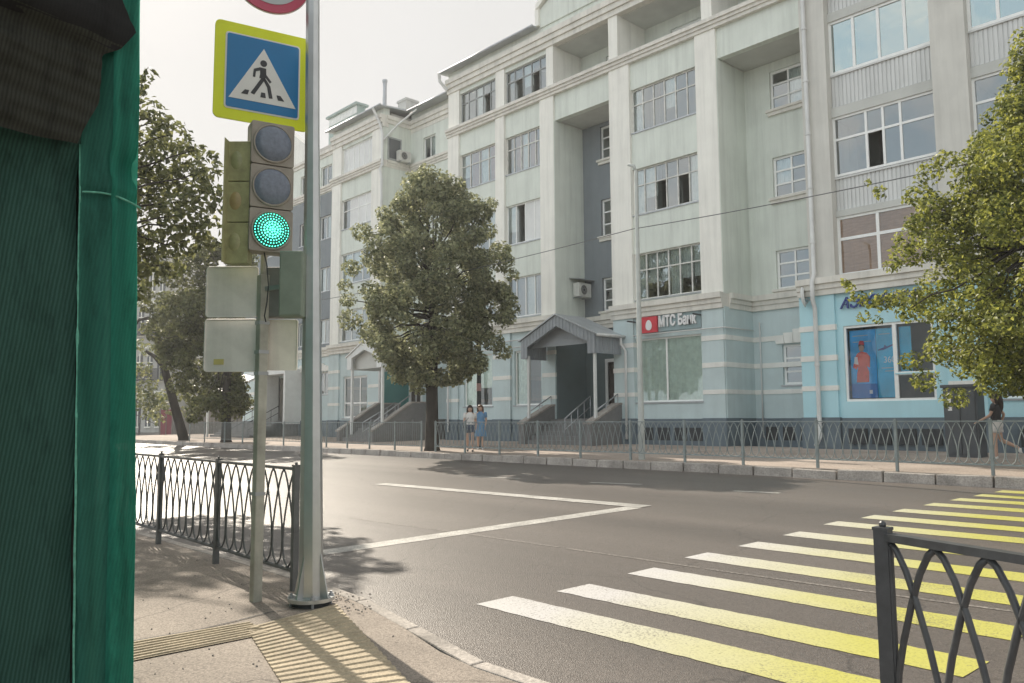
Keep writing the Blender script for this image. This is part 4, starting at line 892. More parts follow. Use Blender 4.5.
m = MB(); m.tube([(fxl,fyl,.45),(fxl,fyl,1.6)], .095, 12); m.tube([(fxl,fyl,1.58),(fxl,fyl,5),(fxl,fyl,8.9)], [.085,.07,.05], 12); m.build('pole', mat('pale_lamp_paint', (.50,.53,.51), .5, .12, 3, streak=.15), t, 'auto')
m = MB(); m.tube([(fxl,fyl,8.88),(fxl-.06,fyl-.02,9.05),(fxl-.22,fyl-.08,9.12)], .045, 8); m.build('bent_tip', MATS['pale_lamp_paint'], t, True)
px_, py_ = float(onY(479, 400, 20.5)[0]), 20.5
t = thing('steel_pole', (px_, py_, .5), 'thin black pole with a pinkish paper notice rising under the linden crown', 'pole')
m = MB(); m.tube([(px_,py_,.45),(px_,py_,7.5)], .085, 10); m.build('shaft', signblack, t, 'auto'); m = MB(); m.tube([(px_,py_,2.75),(px_,py_,3.05)], .093, 10); m.build('paper_notice', mat('pink_paper', (.5,.32,.32), .8, .1, 5), t, 'auto')
m = MB(); pts = []
A_, B_, C_, D_ = onY(380, 226, 18.35), onY(633, 229, 18.35), onY(800, 196, 18.35), onY(1040, 136, 18.35)
P0, P1 = np.array([-60., 18.35, 9.2]), B_
for k in range(25): s_ = k/24; q = P0+(P1-P0)*s_; q[2] -= 4*.9*s_*(1-s_); pts.append(q)
P2 = np.array([18., 18.35, 8.6])
for k in range(1, 25): s_ = k/24; q = P1+(P2-P1)*s_; q[2] -= 4*.75*s_*(1-s_); pts.append(q)
m.tube(pts, .012, 5); o = m.build('overhead_wire', mat('grey_wire', (.12,.125,.13), .6, .1, 5)); tag(o, 'thin black overhead wire sagging across the facade past the pale lamp post', 'wire')

# ------------------------------------------------------------------ traffic light post, lights and signs
SX, SY = -6.70, 3.21
t = thing('sign_post', (SX, SY, .1), 'square weathered grey post carrying the green traffic light', 'post')
m = MB(); m.box(SX-.042, SX+.042, SY-.042, SY+.042, .05, 2.95); m.tube([(SX,SY,2.9),(SX,SY,5.2)], .03, 10); m.build('shaft', post_m, t, bevel=.012)
m = MB()
for z in (2.05,2.24,2.5,1.0): m.box(SX-.047, SX+.047, SY-.047, SY+.047, z, z+.03)
m.build('clamp', galv, t)
NU = np.array([.226,.974,0]); NN = np.array([.974,-.226,0]); UP = np.array([0,0,1.]); PO = np.array([SX,SY,0])
def local(n_off, pxs, nvec=NN, uvec=NU):
    p0 = PO+nvec*n_off; r = []
    for x, y in pxs: q = onP(x, y, p0, nvec); r.append((np.dot(q-p0, uvec), q[2]))
    return p0, r
def rrect(cu, cz, hw, hh, r, n=5):
    P = []
    for (sx, sz, a0) in ((1,1,0),(-1,1,90),(-1,-1,180),(1,-1,270)):
        for k in range(n+1): a = R_(a0+90*k/n); P.append((cu+sx*(hw-r)+r*math.cos(a), cz+sz*(hh-r)+r*math.sin(a)))
    return P
def plate(mb, p0, poly, th, nvec=NN, uvec=NU): mb.prism([p0+uvec*u+UP*z for u, z in poly], -nvec*th); return mb
# pedestrian crossing sign
p0, c4 = local(.10, [(219,20),(309,41),(214,114),(305,131)])
uL = (c4[0][0]+c4[2][0])/2; uR = (c4[1][0]+c4[3][0])/2; zT = (c4[0][1]+c4[1][1])/2; zB = (c4[2][1]+c4[3][1])/2; cu, cz = (uL+uR)/2, (zT+zB)/2; hw, hh = (uR-uL)/2*1.05, (zT-zB)/2*1.03
print('sign', uL, uR, zT, zB)
s = thing('pedestrian_crossing_sign', tuple(p0+NU*cu+UP*cz), 'blue square walking figure sign on a bright yellow backing plate', 'road sign')
plate(MB(), p0, rrect(cu, cz, hw, hh, .05), .02).build('yellow_plate', yellow, s)
iw, ih = hw*.755, hh*.755
plate(MB(), p0+NN*.006, rrect(cu, cz, iw+.014, ih+.014, .03), .006).build('white_border', signwhite, s)
plate(MB(), p0+NN*.010, rrect(cu, cz, iw, ih, .02), .004).build('blue_field', signblue, s)
tw_, thh = iw*.93, ih*.75
plate(MB(), p0+NN*.014, [(cu-tw_, cz-thh), (cu+tw_, cz-thh), (cu, cz+thh)], .004).build('white_triangle', signwhite, s)
fg = MB(); pf = p0+NN*.018; S = iw/1.0
def P_(x, z): return (cu+x*S, cz+z*S)
fg_polys = [[P_(.0+.095*math.cos(a), .36+.095*math.sin(a)) for a in np.linspace(0,2*math.pi,14,endpoint=False)],
 [P_(-.10,.23),(P_(.07,.22)),P_(.08,.0),P_(.05,-.10),P_(-.11,-.08),P_(-.09,.05)],           # torso
 [P_(-.10,.23),P_(-.27,.15),P_(-.29,-.08),P_(-.225,-.08),P_(-.21,.09),P_(-.09,.14)],           # rear arm
 [P_(.08,.04),P_(.23,-.14),P_(.185,-.19),P_(.06,-.05)],                                           # front arm
 [P_(-.06,-.09),P_(.05,-.10),P_(-.24,-.60),P_(-.34,-.56)],                                        # rear leg
 [P_(-.04,-.06),P_(.06,-.08),P_(.20,-.28),P_(.27,-.62),P_(.17,-.63),P_(.11,-.32)],               # front leg
 [P_(-.60,-.63),P_(-.42,-.63),P_(-.38,-.50),P_(-.50,-.50)],[P_(-.07,-.64),P_(.08,-.64),P_(.06,-.50),P_(-.05,-.50)],[P_(.42,-.64),P_(.60,-.64),P_(.49,-.50),P_(.38,-.50)]]
for P in fg_polys: plate(fg, pf, P, .004)
fg.build('walking_figure', signblack, s)
m = MB(); m.obox(PO+UP*cz+NN*.055, NN*.04, NU*.02, UP*.3); m.build('bracket', galv, s)
# round sign above
p0, c2 = local(.10, [(271,-27)]); s = thing('prohibition_sign', tuple(p0+UP*c2[0][1]), 'round red ringed sign at the very top of the post, mostly cut off', 'road sign')
ccu, ccz = c2[0]; Rr = .37; circ = lambda r: [(ccu+r*math.cos(a), ccz+r*math.sin(a)) for a in np.linspace(0,2*math.pi,48,endpoint=False)]
plate(MB(), p0, circ(Rr), .02).build('red_ring', signred, s); plate(MB(), p0+NN*.006, circ(Rr*.80), .006).build('white_face', signgrey, s); plate(MB(), p0-NN*.021, circ(Rr*1.02), .01).build('back_plate', sheet_m, s)
# the signal facing us
p0, c4 = local(.27, [(251.7,119),(294,126),(248.7,253),(293.2,252)])
uL = (c4[0][0]+c4[2][0])/2; uR = (c4[1][0]+c4[3][0])/2; zT = (c4[0][1]+c4[1][1])/2; zB = (c4[2][1]+c4[3][1])/2; cu = (uL+uR)/2; hw = (uR-uL)/2; hs = (zT-zB)/3
print('signal', uL, uR, zT, zB)
s = thing('traffic_light', tuple(p0+NU*cu+UP*zB), 'dusty three lamp traffic light with its green lamp lit', 'traffic light')
m = MB()
for i in range(3): plate(m, p0, rrect(cu, zB+hs*(i+.5), hw, hs/2-.004, .02), .17)
m.obox(p0+NU*cu+UP*(zT+zB)/2-NN*.10, NN*.06, NU*(hw-.02), UP*((zT-zB)/2-.01))
m.build('housing', signal_m, s, bevel=.006)
gm = bpy.data.materials.new('green_led'); nt, N, L, p = nodes(gm); p.inputs['Base Color'].default_value = (.05,.5,.4,1); p.inputs['Emission Color'].default_value = (.10,.95,.62,1); p.inputs['Emission Strength'].default_value = 2.2
gdark = mat('green_lens_back', (.015,.16,.13), .35, .05, 5)
for i in range(3):
    zc = zB+hs*(i+.5); r = min(hw, hs/2)*.86; lens = MB(); ring = MB(); n = 28
    vs = [p0+NU*cu+UP*zc+NN*.05]
    for rr, dn in ((.55,.044),(.85,.03),(1.0,.008)):
        for k in range(n): vs.append(p0+NU*(cu+r*rr*math.cos(2*math.pi*k/n))+UP*(zc+r*rr*math.sin(2*math.pi*k/n))+NN*dn)
    fs = [(0,1+k,1+(k+1)%n) for k in range(n)]+[(1+j*n+k,1+(j+1)*n+k,1+(j+1)*n+(k+1)%n,1+j*n+(k+1)%n) for j in range(2) for k in range(n)]
    lens.add(vs, fs); lo = lens.build('lens', gdark if i == 0 else lens_m, s, True)
    ring.tube([p0+NU*(cu+r*1.03*math.cos(2*math.pi*k/n))+UP*(zc+r*1.03*math.sin(2*math.pi*k/n))+NN*.008 for k in range(n)], .010, 6, True); ring.build('lens_rim', signal_m, lo, True)
    if i == 0:
        led = MB()
        for j in range(0, 7):
            nk = max(1, j*6)
            for k in range(nk):
                a = 2*math.pi*k/nk+j*.3; rr = r*.145*j
                led.ball(p0+NU*(cu+rr*math.cos(a))+UP*(zc+rr*math.sin(a))+NN*(.052-.042*(rr/r)**2), r*.052, 6, 4)
        led.build('led_cluster', gm, lo)
m = MB(); m.obox(PO+NN*.08+UP*(zT-.25), NN*.06, NU*.025, UP*.025); m.obox(PO+NN*.08+UP*(zB+.2), NN*.06, NU*.025, UP*.025); m.split('bracket', galv, s, tol=.001)
# the second head, turned away: rounded olive backs
N2 = np.array([-.35,-.937,0]); U2 = np.array([.937,-.35,0])
q = atD(240, 203, 7.0); base = np.array([q[0], q[1], 0]); zt2, zb2_ = float(atD(237,141,7.0)[2]), float(atD(237,266,7.0)[2])
s = thing('traffic_light', (q[0], q[1], zb2_), 'olive traffic light turned side on with rounded hoods and an amber middle', 'traffic light')
m = MB(); h3 = (zt2-zb2_)/3
for i in range(3): m.obox(base+UP*(zb2_+h3*(i+.5)), R0*.098, F0*.06, UP*(h3/2-.004))
m.obox(base+UP*(zb2_+zt2)/2-R0*.094-F0*.09, R0*.004, F0*.06, UP*((zt2-zb2_)/2))
m.build('housing', olive_m, s, bevel=.01)
for i, cm_ in enumerate((olive_m, mat('amber_lens', (.35,.28,.13), .4, .2, 8), mat('grey_green_lens', (.31,.33,.17), .4, .2, 8))):
    m = MB(); zc = zb2_+h3*(i+.52); m.ball(base-F0*.0-R0*.02+UP*zc, .10, 18, 12, (.80,.80,1.25)); m.build('hood', cm_, s, True)
m = MB(); m.obox((base+PO)/2+UP*(zt2-.3), (PO-base)/2, U2*.02, UP*.02); m.obox((base+PO)/2+UP*(zb2_+.2), (PO-base)/2, U2*.02, UP*.02); m.split('bracket', galv, s, tol=.001)
# pedestrian signal boxes
def pbox(px0, px1, py0, py1, D, dep, name, label, m_):
    a, b = atD(px0, py1, D), atD(px1, py0, D); c = (a+b)/2; hw = np.dot(b-a, R0)/2; hh = (b[2]-a[2])/2
    s = thing(name, tuple(c), label, 'pedestrian signal'); m = MB(); m.obox(c, R0*hw, F0*dep, UP*hh); m.build('casing', m_, s, bevel=.012)
    k = MB()
    for j in (-1, 1):
        k.obox(c+F0*(dep+.04)+UP*hh*.5*j+UP*hh*.36, R0*hw*.9, F0*.045, UP*.012)
    k.build('visor', m_, s); v = MB(); v.obox(c-F0*(dep+.002), R0*hw*.86, F0*.004, UP*hh*.95); v.build('back_plate', m_, s)
    g = MB(); cen = PO+UP*c[2]; g.obox((c+cen)/2, (c-cen)/2, F0*.015, UP*.02); g.build('bracket', galv, s); return s
pbox(282, 305, 252, 318, 6.95, .09, 'pedestrian_signal', 'grey green pedestrian light box seen from behind beside the lamp post', greenbox_m)
pbox(264, 284, 268, 318.5, 7.25, .08, 'pedestrian_signal', 'darker small signal box tucked behind the square post', darkbox_m)
# backs of road signs
def board(px0, px1, py0, py1, D, label, m_, r=.03, stick=False):
    a, b = atD(px0, py1, D), atD(px1, py0, D); c = (a+b)/2; hw = np.dot(b-a, R0)/2; hh = (b[2]-a[2])/2
    s = thing('sign_board', tuple(c), label, 'sign back', 'sign backs on the traffic light post'); m = MB()
    m.prism([c+R0*u+UP*z for u, z in rrect(0, 0, hw, hh, r)], F0*.012); m.build('panel', m_, s)
    m = MB(); loop = [c+R0*u+UP*z-F0*.004 for u, z in rrect(0, 0, hw-.004, hh-.004, r)]; m.tube(loop, .007, 6, True); m.build('folded_rim', m_, s, True)
    if stick:
        m = MB(); q = atD(219.5, 362, D); q = q+F0*(np.dot(c-q, F0)-.006); m.obox(q, R0*.045, F0*.001, UP*.025); m.build('sticker', sticker, s)
    return s
board(206.5, 258, 266, 317.8, 7.19, 'upper grey rounded sign back left of the square post', sheet_m)
board(204.5, 258, 318.6, 372, 7.195, 'lower grey sign back with a small yellow sticker', sheet_m, stick=True)
board(259, 297.5, 319.5, 370.5, 7.19, 'beige stained sign back right of the square post', sheet2_m, .015)
m = MB(); D = 6.98; m.tube([atD(x, y, D) for x, y in ((264,252),(267,266),(268.5,285),(267,302),(264.5,316),(266,322))], .006, 6); o = m.build('signal_cable', metal_dark, None, True); tag(o, 'loose thin black cable hanging beside the square post under the signal', 'cable')

# ------------------------------------------------------------------ netted scaffold at the left
NX = -4.6; NY1 = 1.46
netp = thing('netted_scaffold', (NX-.5, .6, .1), 'scaffold wrapped in dark green netting filling the picture edge', 'scaffold')
def net_sheet(name, m, fpos, nu, nv, parent=netp):
    vs = [fpos(i/nu, j/nv) for j in range(nv+1) for i in range(nu+1)]
    b = MB(); b.add(vs, [(j*(nu+1)+i, j*(nu+1)+i+1, (j+1)*(nu+1)+i+1, (j+1)*(nu+1)+i) for j in range(nv) for i in range(nu)]); return b.build(name, m, parent, True)
SEAM = float(onX(71, 400, NX)[1]); LEFT = float(onX(-60, 400, NX)[1])-1.2
def lean(z): return .075-.03*(z-.1)
def nz(*a): return noise.noise(Vector(a))
def f_left(u, v):
    z = .1+5.2*v; y = LEFT+(SEAM+lean(z)-LEFT)*u
    x = NX-.06+.035*nz(y*2.2, z*.8, 1)+.02*math.sin(y*11+z*.7)+.018*nz(y*7, z*3, 3)+.02*nz(y*14, z*1.2, 6)
    if z > 2.95: x += .10*min(1, (z-2.95)/.25)
    return (x, y, z)
net_sheet('net_panel', net_dark, f_left, 60, 110)
def f_right(u, v):
    z = .1+5.2*v; edge = NY1+.012*nz(z*1.3, 5, 2)+(-.015 if abs(z-3.05) < .06 else 0)
    y = SEAM+lean(z)+(edge-SEAM)*u
    x = NX+.03*math.sin(u*3.1)*(1+.6*nz(z*.9, 2, 7))+.02*nz(y*6, z*1.1, 4)+.022*math.sin(u*11+z*.6+2*nz(z*.7,1,1))*(1-.5*u)
    d = abs(z-3.05); x -= .06*math.exp(-(d/.10)**2)*u
    d = abs(z-2.85); x -= .03*math.exp(-(d/.03)**2)
    d = abs(z-1.33-.15*(u-1)); x += .012*math.exp(-(d/.02)**2)
    return (x, y, z)
net_sheet('net_panel', net_mid, lambda u, v: f_right(u*.56, v), 24, 160); net_sheet('net_panel', net_bright, lambda u, v: tuple(np.array(f_right(.50+u*.50, v))+np.array([.012*math.sin(3*v)+.006,0,0])*(1-u)), 24, 160)
def f_side(u, v):
    z = .1+5.2*v; x = NX-6.5*u; return (x, NY1+lean(z)+.012*nz(z*1.3, 5, 2)*(1-u)+.03*nz(x*1.2, z*.8, 9)*min(1,u*8), z)
net_sheet('net_panel', net_bright, f_side, 60, 60)
EDG = [(z, float(onX(px, 423-(z-EYE)*800/4.75, NX)[1])) for z, px in [(3.10,73),(3.2,80),(3.35,94),(3.62,97),(3.68,115),(3.80,131),(3.95,118),(4.2,105),(5.4,70)]]
def edge_y(z): return float(np.interp(z, [e[0] for e in EDG], [e[1] for e in EDG]))
def wrap(z, y, u):
    b = .04+.10*math.exp(-((z-3.22)/.10)**2)+.07*min(1, max(0, (z-3.25)/.12))+.10*math.exp(-((z-3.5)/.12)**2)+(.16 if z > 3.72 else .16*max(0, (z-3.62)/.10))
    return (NX+.05+b*min(1, .12+2.2*(1-u))+.02*nz(y*4, z*5, 2)+.006*math.sin(z*70+y*8), y, z+.012*nz(y*5, 3, 8))
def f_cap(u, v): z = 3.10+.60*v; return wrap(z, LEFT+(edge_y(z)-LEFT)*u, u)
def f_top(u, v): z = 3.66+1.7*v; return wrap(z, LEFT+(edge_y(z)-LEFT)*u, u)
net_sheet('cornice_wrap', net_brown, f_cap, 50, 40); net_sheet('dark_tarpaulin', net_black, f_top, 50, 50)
sc = MB(); pts = [(NX+.012+.008*nz(z*3, 1, 1), SEAM+lean(z)+.008*nz(z*2.2, 4, 4), z) for z in np.linspace(.1, 3.12, 60)]
sc.tube(pts, [.005+.004*abs(nz(i_*.4, 2, 2))*2 for i_ in range(len(pts))], 6); pts = [(NX+.03, SEAM+(NY1-SEAM)*u_, 2.86+.03*math.sin(u_*3)-.04*u_) for u_ in np.linspace(0, 1, 14)]; sc.tube(pts, .006, 5); sc.build('lacing_cord', mat('pale_green_cord', (.10,.33,.24), .8, .3, 40), netp, True)
ic = MB(); ic.box(NX-.55, NX-.16, LEFT, SEAM+.02, .1, 5.4); ic.box(NX-.5, NX-.075, SEAM+.021, SEAM+.16, .1, 5.4); ic.box(NX-7, NX-.6, LEFT, NY1-.35, .1, 7.0); ic.build('masonry_core', mat('dark_brick_core', (.05,.045,.04), .9, .2, 4), netp)
cp_ = MB(); cp_.box(NX-.5, NX-.02, LEFT, SEAM-.02, 3.2, 7.0); cp_.build('timber_deck', vent_dark, netp)
pp = MB(); pp.tube([(NX-.08,NY1-.07,.1),(NX-.08,NY1-.07,5.4)], .024, 8); pp.tube([(NX-6.3,NY1-.06,.1),(NX-6.3,NY1-.06,5.4)], .024, 8); pp.tube([(NX-.08,NY1-.07,2.58),(NX-6.3,NY1-.06,2.58)], .024, 8); pp.tube([(NX-.08,NY1-.07,4.6),(NX-6.3,NY1-.06,4.6)], .024, 8); pp.build('scaffold_tube', galv, netp, True)

# ------------------------------------------------------------------ trees
def crown_mesh(name, m, parent, clumps, per, size, seed, droop=.2):
    r = np.random.default_rng(seed); V = []; 
    for (c, rad) in clumps:
        n = int(per*(rad**2))
        d = r.normal(size=(n,3)); d /= np.linalg.norm(d, axis=1)[:,None]
        k = r.uniform(.25, 1.0, n)**.45; p = np.array(c)+d*(rad*k)[:,None]*np.array([1,1,.85])
        nr = d*.8+r.normal(size=(n,3))*.65+np.array([0,0,.55]); nr /= np.linalg.norm(nr, axis=1)[:,None]
        t = np.cross(nr, r.normal(size=(n,3))); t /= np.linalg.norm(t, axis=1)[:,None]; b = np.cross(nr, t)
        s = size*r.uniform(.6, 1.25, n)[:,None]
        tip = p+t*s*.62-nr*s*droop*.5; tail = p-t*s*.55-nr*s*droop*.2; l = p+b*s*.36+nr*s*.1; rr = p-b*s*.36+nr*s*.1; mid = p-nr*s*.03
        V.append(np.stack([tail, rr, tip, l], 1).reshape(-1, 3))
    V = np.concatenate(V)-np.array(root_of(parent).location); nq = len(V)//4
    me = bpy.data.meshes.new(name); me.vertices.add(len(V)); me.vertices.foreach_set('co', V.ravel().astype(np.float32))
    base = np.arange(nq)*4; tri = np.stack([base, base+1, base+2, base, base+2, base+3], 1).ravel()
    me.loops.add(len(tri)); me.loops.foreach_set('vertex_index', tri.astype(np.int32)); me.polygons.add(nq*2)
    me.polygons.foreach_set('loop_start', np.arange(nq*2, dtype=np.int32)*3); me.update(calc_edges=True); me.validate()
    me.materials.append(m); o = bpy.data.objects.new(name, me); COL.objects.link(o); o.parent = parent; return o
def limb(mb, a, b, r0, r1, seed, n=6, wob=.12):
    r = np.random.default_rng(seed); a, b = np.array(a, float), np.array(b, float); L = np.linalg.norm(b-a); pts = []
    for i in range(n+1):
        t = i/n; q = a+(b-a)*t; 
        if 0 < i < n: q = q+r.normal(size=3)*wob*L*.22*math.sin(math.pi*t)
        pts.append(q)
    mb.tube(pts, [r0+(r1-r0)*i/n for i in range(n+1)], 8)
def tree(name, label, foot, top_trunk, r0, clumps, leafm, per, size, barkm=bark, seed=1, group='street trees'):
    t = thing(name, tuple(foot), label, 'tree', group); tr = MB(); foot = np.array(foot, float); tt = np.array(top_trunk, float)
    pts = [foot+np.array([0,0,-.1]), foot+np.array([0,0,.12]), foot+(tt-foot)*.15]+[foot+(tt-foot)*k+np.array([.05*math.sin(k*7+seed),.05*math.cos(k*5+seed),0]) for k in (.35,.55,.8,1.0)]
    tr.tube(pts, [r0*1.5,r0*1.2,r0,r0*.92,r0*.85,r0*.7,r0*.5], 12)
    hub = foot+(tt-foot)*.6
    for i, (c, rad) in enumerate(clumps):
        if rad > .28 and (i % 4 == 0 or len(clumps) < 60):
            s0 = foot+(tt-foot)*min(.98, max(.45, .42+.5*(c[2]-foot[2]-1.5)/(tt[2]-foot[2]+1)));
            if s0[2] > c[2]+.5: s0 = hub
            limb(tr, s0, c, r0*.22, .012, seed*100+i)
    tr.build('trunk', barkm, t, True); crown_mesh('crown', leafm, t, clumps, per, size, seed); return t
def fill_crown(center, R, z0, z1, prof, n, rad, seed, skew=(0,0), inner_=.35):
    """clump centres near the surface of a solid of revolution; prof(h)->0..1"""
    r = np.random.default_rng(seed); out = []
    while len(out) < n:
        h = r.uniform(0, 1); a = r.uniform(0, 2*math.pi); k = R*prof(h)
        if r.uniform() > prof(h)+.1: continue
        q = k*(math.sqrt(r.uniform(inner_**2, 1)))*(1+.12*math.sin(3*a+seed)+.08*math.sin(5*a+7*h))
        out.append((np.array([center[0]+q*math.cos(a)+skew[0]*h, center[1]+q*math.sin(a)+skew[1]*h, z0+(z1-z0)*h]), rad*r.uniform(.6, 1.3)))
    return out
# the linden in the middle of the picture
prof1 = lambda h: max(.05, (.62+.6*h if h < .45 else (.89+.11*(1-abs(h-.5)/.05) if h < .55 else math.sqrt(max(0, 1-((h-.5)/.54)**2.2)))))*(1 if h > .03 else .7)
tf = (float(onY(432,452,18.45)[0]), 18.45, walk_z(18.45))
PL = lambda xs, ys: (lambda h: float(np.interp(h, xs, ys)))
cl = fill_crown((tf[0]-.05, tf[1]), 2.74, 2.95, 11.2, PL([0,.03,.12,.24,.41,.59,.78,.91,1],[.2,.42,.78,.96,1,.96,.76,.42,.10]), 300, .42, 11, (0,0), .35)
def lobe(px, py, D, rad): return (atD(px, py, D), rad)
Dl = float(np.dot(np.array([tf[0], tf[1], 5])-CC, F0))
cl += [lobe(503,352,Dl,.38), lobe(492,340,Dl-.5,.5), lobe(508,300,Dl,.4), lobe(512,275,Dl,.3), lobe(348,300,Dl,.35), lobe(345,285,Dl,.3), lobe(476,362,Dl-.6,.5), lobe(400,375,Dl-.3,.5), lobe(420,385,Dl,.45), lobe(455,360,Dl-.8,.5), lobe(440,378,Dl+.3,.45), lobe(372,335,Dl,.6), lobe(502,262,Dl,.55), lobe(498,292,Dl,.5), lobe(352,268,Dl,.42), lobe(428,172,Dl,.4), lobe(412,182,Dl,.45), lobe(362,232,Dl,.45), lobe(350,320,Dl,.5), lobe(490,205,Dl,.35), lobe(505,318,Dl,.45)]
tree('linden_tree', 'full round crowned linden standing alone at the far kerb between the porches', tf, (tf[0], tf[1], 8.5), .235, cl, leafA, 1050, .135, bark2, 3)
# maple at the right
rf_ = (float(onY(1061,462,19.0)[0]), 19.0, walk_z(19)); Dr = float(np.dot(np.array([rf_[0], rf_[1], 4])-CC, F0))
profR = lambda h: min(1, (.80+.5*h if h < .35 else 1.0 if h < .55 else math.sqrt(max(0.02, 1-((h-.5)/.56)**1.6))))
cl = fill_crown((rf_[0]+.05, rf_[1]), 2.56, 2.3, 9.5, PL([0,.05,.1,.18,.28,.43,.54,.63,.69,.79,.9,1],[.5,.75,.88,.98,1,.98,.90,.74,.55,.36,.23,.1]), 380, .38, 5, (.12,.1), .15)
cl += [lobe(908,310,Dr,.3), lobe(918,195,Dr,.32), lobe(930,172,Dr,.3), lobe(945,160,Dr,.25), lobe(905,240,Dr,.25), lobe(925,380,Dr-.2,.3), lobe(955,398,Dr-.2,.3), lobe(910,360,Dr-.2,.25),
       lobe(880,192,Dr,.16), lobe(868,182,Dr,.10), lobe(858,297,Dr,.17), lobe(850,289,Dr,.13), lobe(872,300,Dr,.22), lobe(864,316,Dr,.15), lobe(845,282,Dr,.10), lobe(884,303,Dr,.25), lobe(895,297,Dr,.25), lobe(878,320,Dr,.12), lobe(893,265,Dr,.2)]
tree('maple_tree', 'dense yellow green maple beside the utility cabinet at the picture edge', rf_, (rf_[0], rf_[1], 8.5), .17, cl, leafB, 1500, .088, bark2, 9)
tw2 = MB()
# trees on the left of the far kerb
f2 = (float(onY(226,441,18.6)[0]), 18.6, .49); D2 = float(np.dot(np.array([f2[0], f2[1], 5])-CC, F0))
cl = [lobe(x, y, D2+random.uniform(-1.5,1.5), r_) for x, y, r_ in [(205,260,.8),(190,275,.8),(215,285,.9),(180,300,.9),(200,310,1.0),(222,315,1.0),(170,325,.8),(190,340,1.0),(210,345,1.0),(225,350,1.0),(200,370,.9),(215,380,.9),(230,375,.8),(195,395,.8),(212,400,.8),(228,402,.7),(235,330,1.0),(245,300,1.0),(240,270,.9),(225,250,.7),(208,244,.6),(250,340,.9),(175,350,.7),(235,395,.7),(182,262,.6),(165,300,.6),(240,385,.6),(160,315,.6),(155,335,.5),(172,345,.7),(185,372,.7),(178,385,.6),(200,405,.6),(222,412,.6),(240,405,.6),(172,280,.6),(195,300,.9),(185,320,.9),(165,355,.5)]]
tree('linden_tree', 'bushy linden with low dark trunk partly hidden by grey sign backs', f2, (f2[0], f2[1], 8.5), .24, cl+[(c_+np.array([random.uniform(-1,1),random.uniform(-1,1),random.uniform(-.8,.8)]), r_*.8) for c_, r_ in cl], leafC, 560, .20, bark2, 21)
f3 = (float(onY(185,443,18.6)[0]), 18.6, .49); D3 = float(np.dot(np.array([f3[0], f3[1], 5])-CC, F0))
t3 = thing('leaning_tree', tuple(f3), 'bare leaning dark trunk with a bent side branch and sparse leaves', 'tree', 'street trees')
tr = MB(); tr.tube([lobe(x, y, D3, 0)[0] for x, y in ((185,446),(183,436),(177,415),(169,385),(162,360),(158,335),(154,322))], [.38,.31,.27,.24,.20,.16,.10], 10)
tr.tube([lobe(x, y, D3, 0)[0] for x, y in ((154,322),(148,318),(139,320),(132,330))], [.14,.11,.08,.05], 8); tr.tube([lobe(x, y, D3, 0)[0] for x, y in ((164,367),(155,357),(146,351))], [.16,.13,.09], 8); tr.build('trunk', bark2, t3, True)
cl = [lobe(x, y, D3+random.uniform(-1,2), r_) for x, y, r_ in [(148,385,.7),(142,400,.8),(156,402,.7),(138,370,.6),(150,415,.6),(165,395,.5),(172,352,.6),(168,375,.5),(140,345,.5),(160,340,.4),(175,335,.6),(146,330,.4)]]
crown_mesh('crown', leafD, t3, cl+[lobe(x, y, D3+2, r_) for x, y, r_ in [(150,350,.6),(180,395,.6),(190,410,.6),(145,370,.6),(158,420,.5),(172,410,.5)]], 170, .24, 31)
# tall tree on the near pavement behind the netting
f4 = (-20.3, 2.9, .1)
D4 = 20.0
pts4 = [(150,110,.5),(140,85,.35),(150,75,.25),(145,140,.7),(170,135,.6),(160,165,.8),(185,155,.6),(140,180,.9),(165,195,.9),(190,180,.7),(205,170,.5),(200,200,.7),(180,215,.8),(150,220,.9),(205,225,.5),(190,240,.6),(165,250,.7),(140,255,.8),(175,268,.4),(213,158,.25),(217,190,.25),(212,245,.22),(150,275,.5),(135,290,.5),(120,150,.9),(110,200,1.1),(105,110,.7),(80,150,1.1),(85,230,1.1),(50,190,1.2),(120,250,.9),(60,120,1.0),(160,120,.35),(195,150,.35)]
cl = [lobe(x, y, D4+random.uniform(-1.0,1.2), r_*.86) for x, y, r_ in pts4]
tree('poplar_tree', 'tall loose crowned tree rising behind the green netting', f4, (-20.0, 4.6, 8.6), .2, cl, leafC, 420, .17, bark2, 41)
# low shrubs and ground ivy by the board fence
def shrub(name, label, c, R_s, H, seed, lm=leafD):
    t = thing(name, tuple(c), label, 'shrub', 'shrubs by the board fence'); r = np.random.default_rng(seed)
    cl = [(np.array(c)+np.array([r.uniform(-R_s,R_s), r.uniform(-R_s,R_s), r.uniform(.25,1)*H]), .55) for _ in range(14)]
    crown_mesh('foliage', lm, t, cl, 120, .28, seed); s_ = MB()
    for q, _ in cl[:6]: s_.tube([np.array(c), q], .03, 5)
    s_.build('stems', bark, t)

# ------------------------------------------------------------------ far left: boards, gate and old houses
def seg(px0, px1, D0, D1): a, b = atD(px0, 425, D0), atD(px1, 425, D1); return np.array([a[0],a[1],0]), np.array([b[0],b[1],0])
a, b = seg(174, 245, 66, 66); d = (b-a); L_ = np.linalg.norm(d); d /= L_; nrm = np.array([-d[1], d[0], 0])
t = thing('board_fence', tuple(a), 'weathered grey board fence at the end of the far pavement', 'fence'); m = MB(); k = int(L_/.22)
for i in range(k): q = a+d*(i+.5)*.22; m.obox(q+UP*(1.45+.03*math.sin(i*2.3)), d*.1, nrm*.015, UP*1.35)
m.build('boards', fence_wall, t); m = MB(); m.obox((a+b)/2+UP*2.3+nrm*.05, d*L_/2, nrm*.03, UP*.06); m.obox((a+b)/2+UP*.9+nrm*.05, d*L_/2, nrm*.03, UP*.06); m.build('rail', fence_wall, t)
a, b = seg(160, 172.5, 66.2, 66.2); d = (b-a); L_ = np.linalg.norm(d); d /= L_
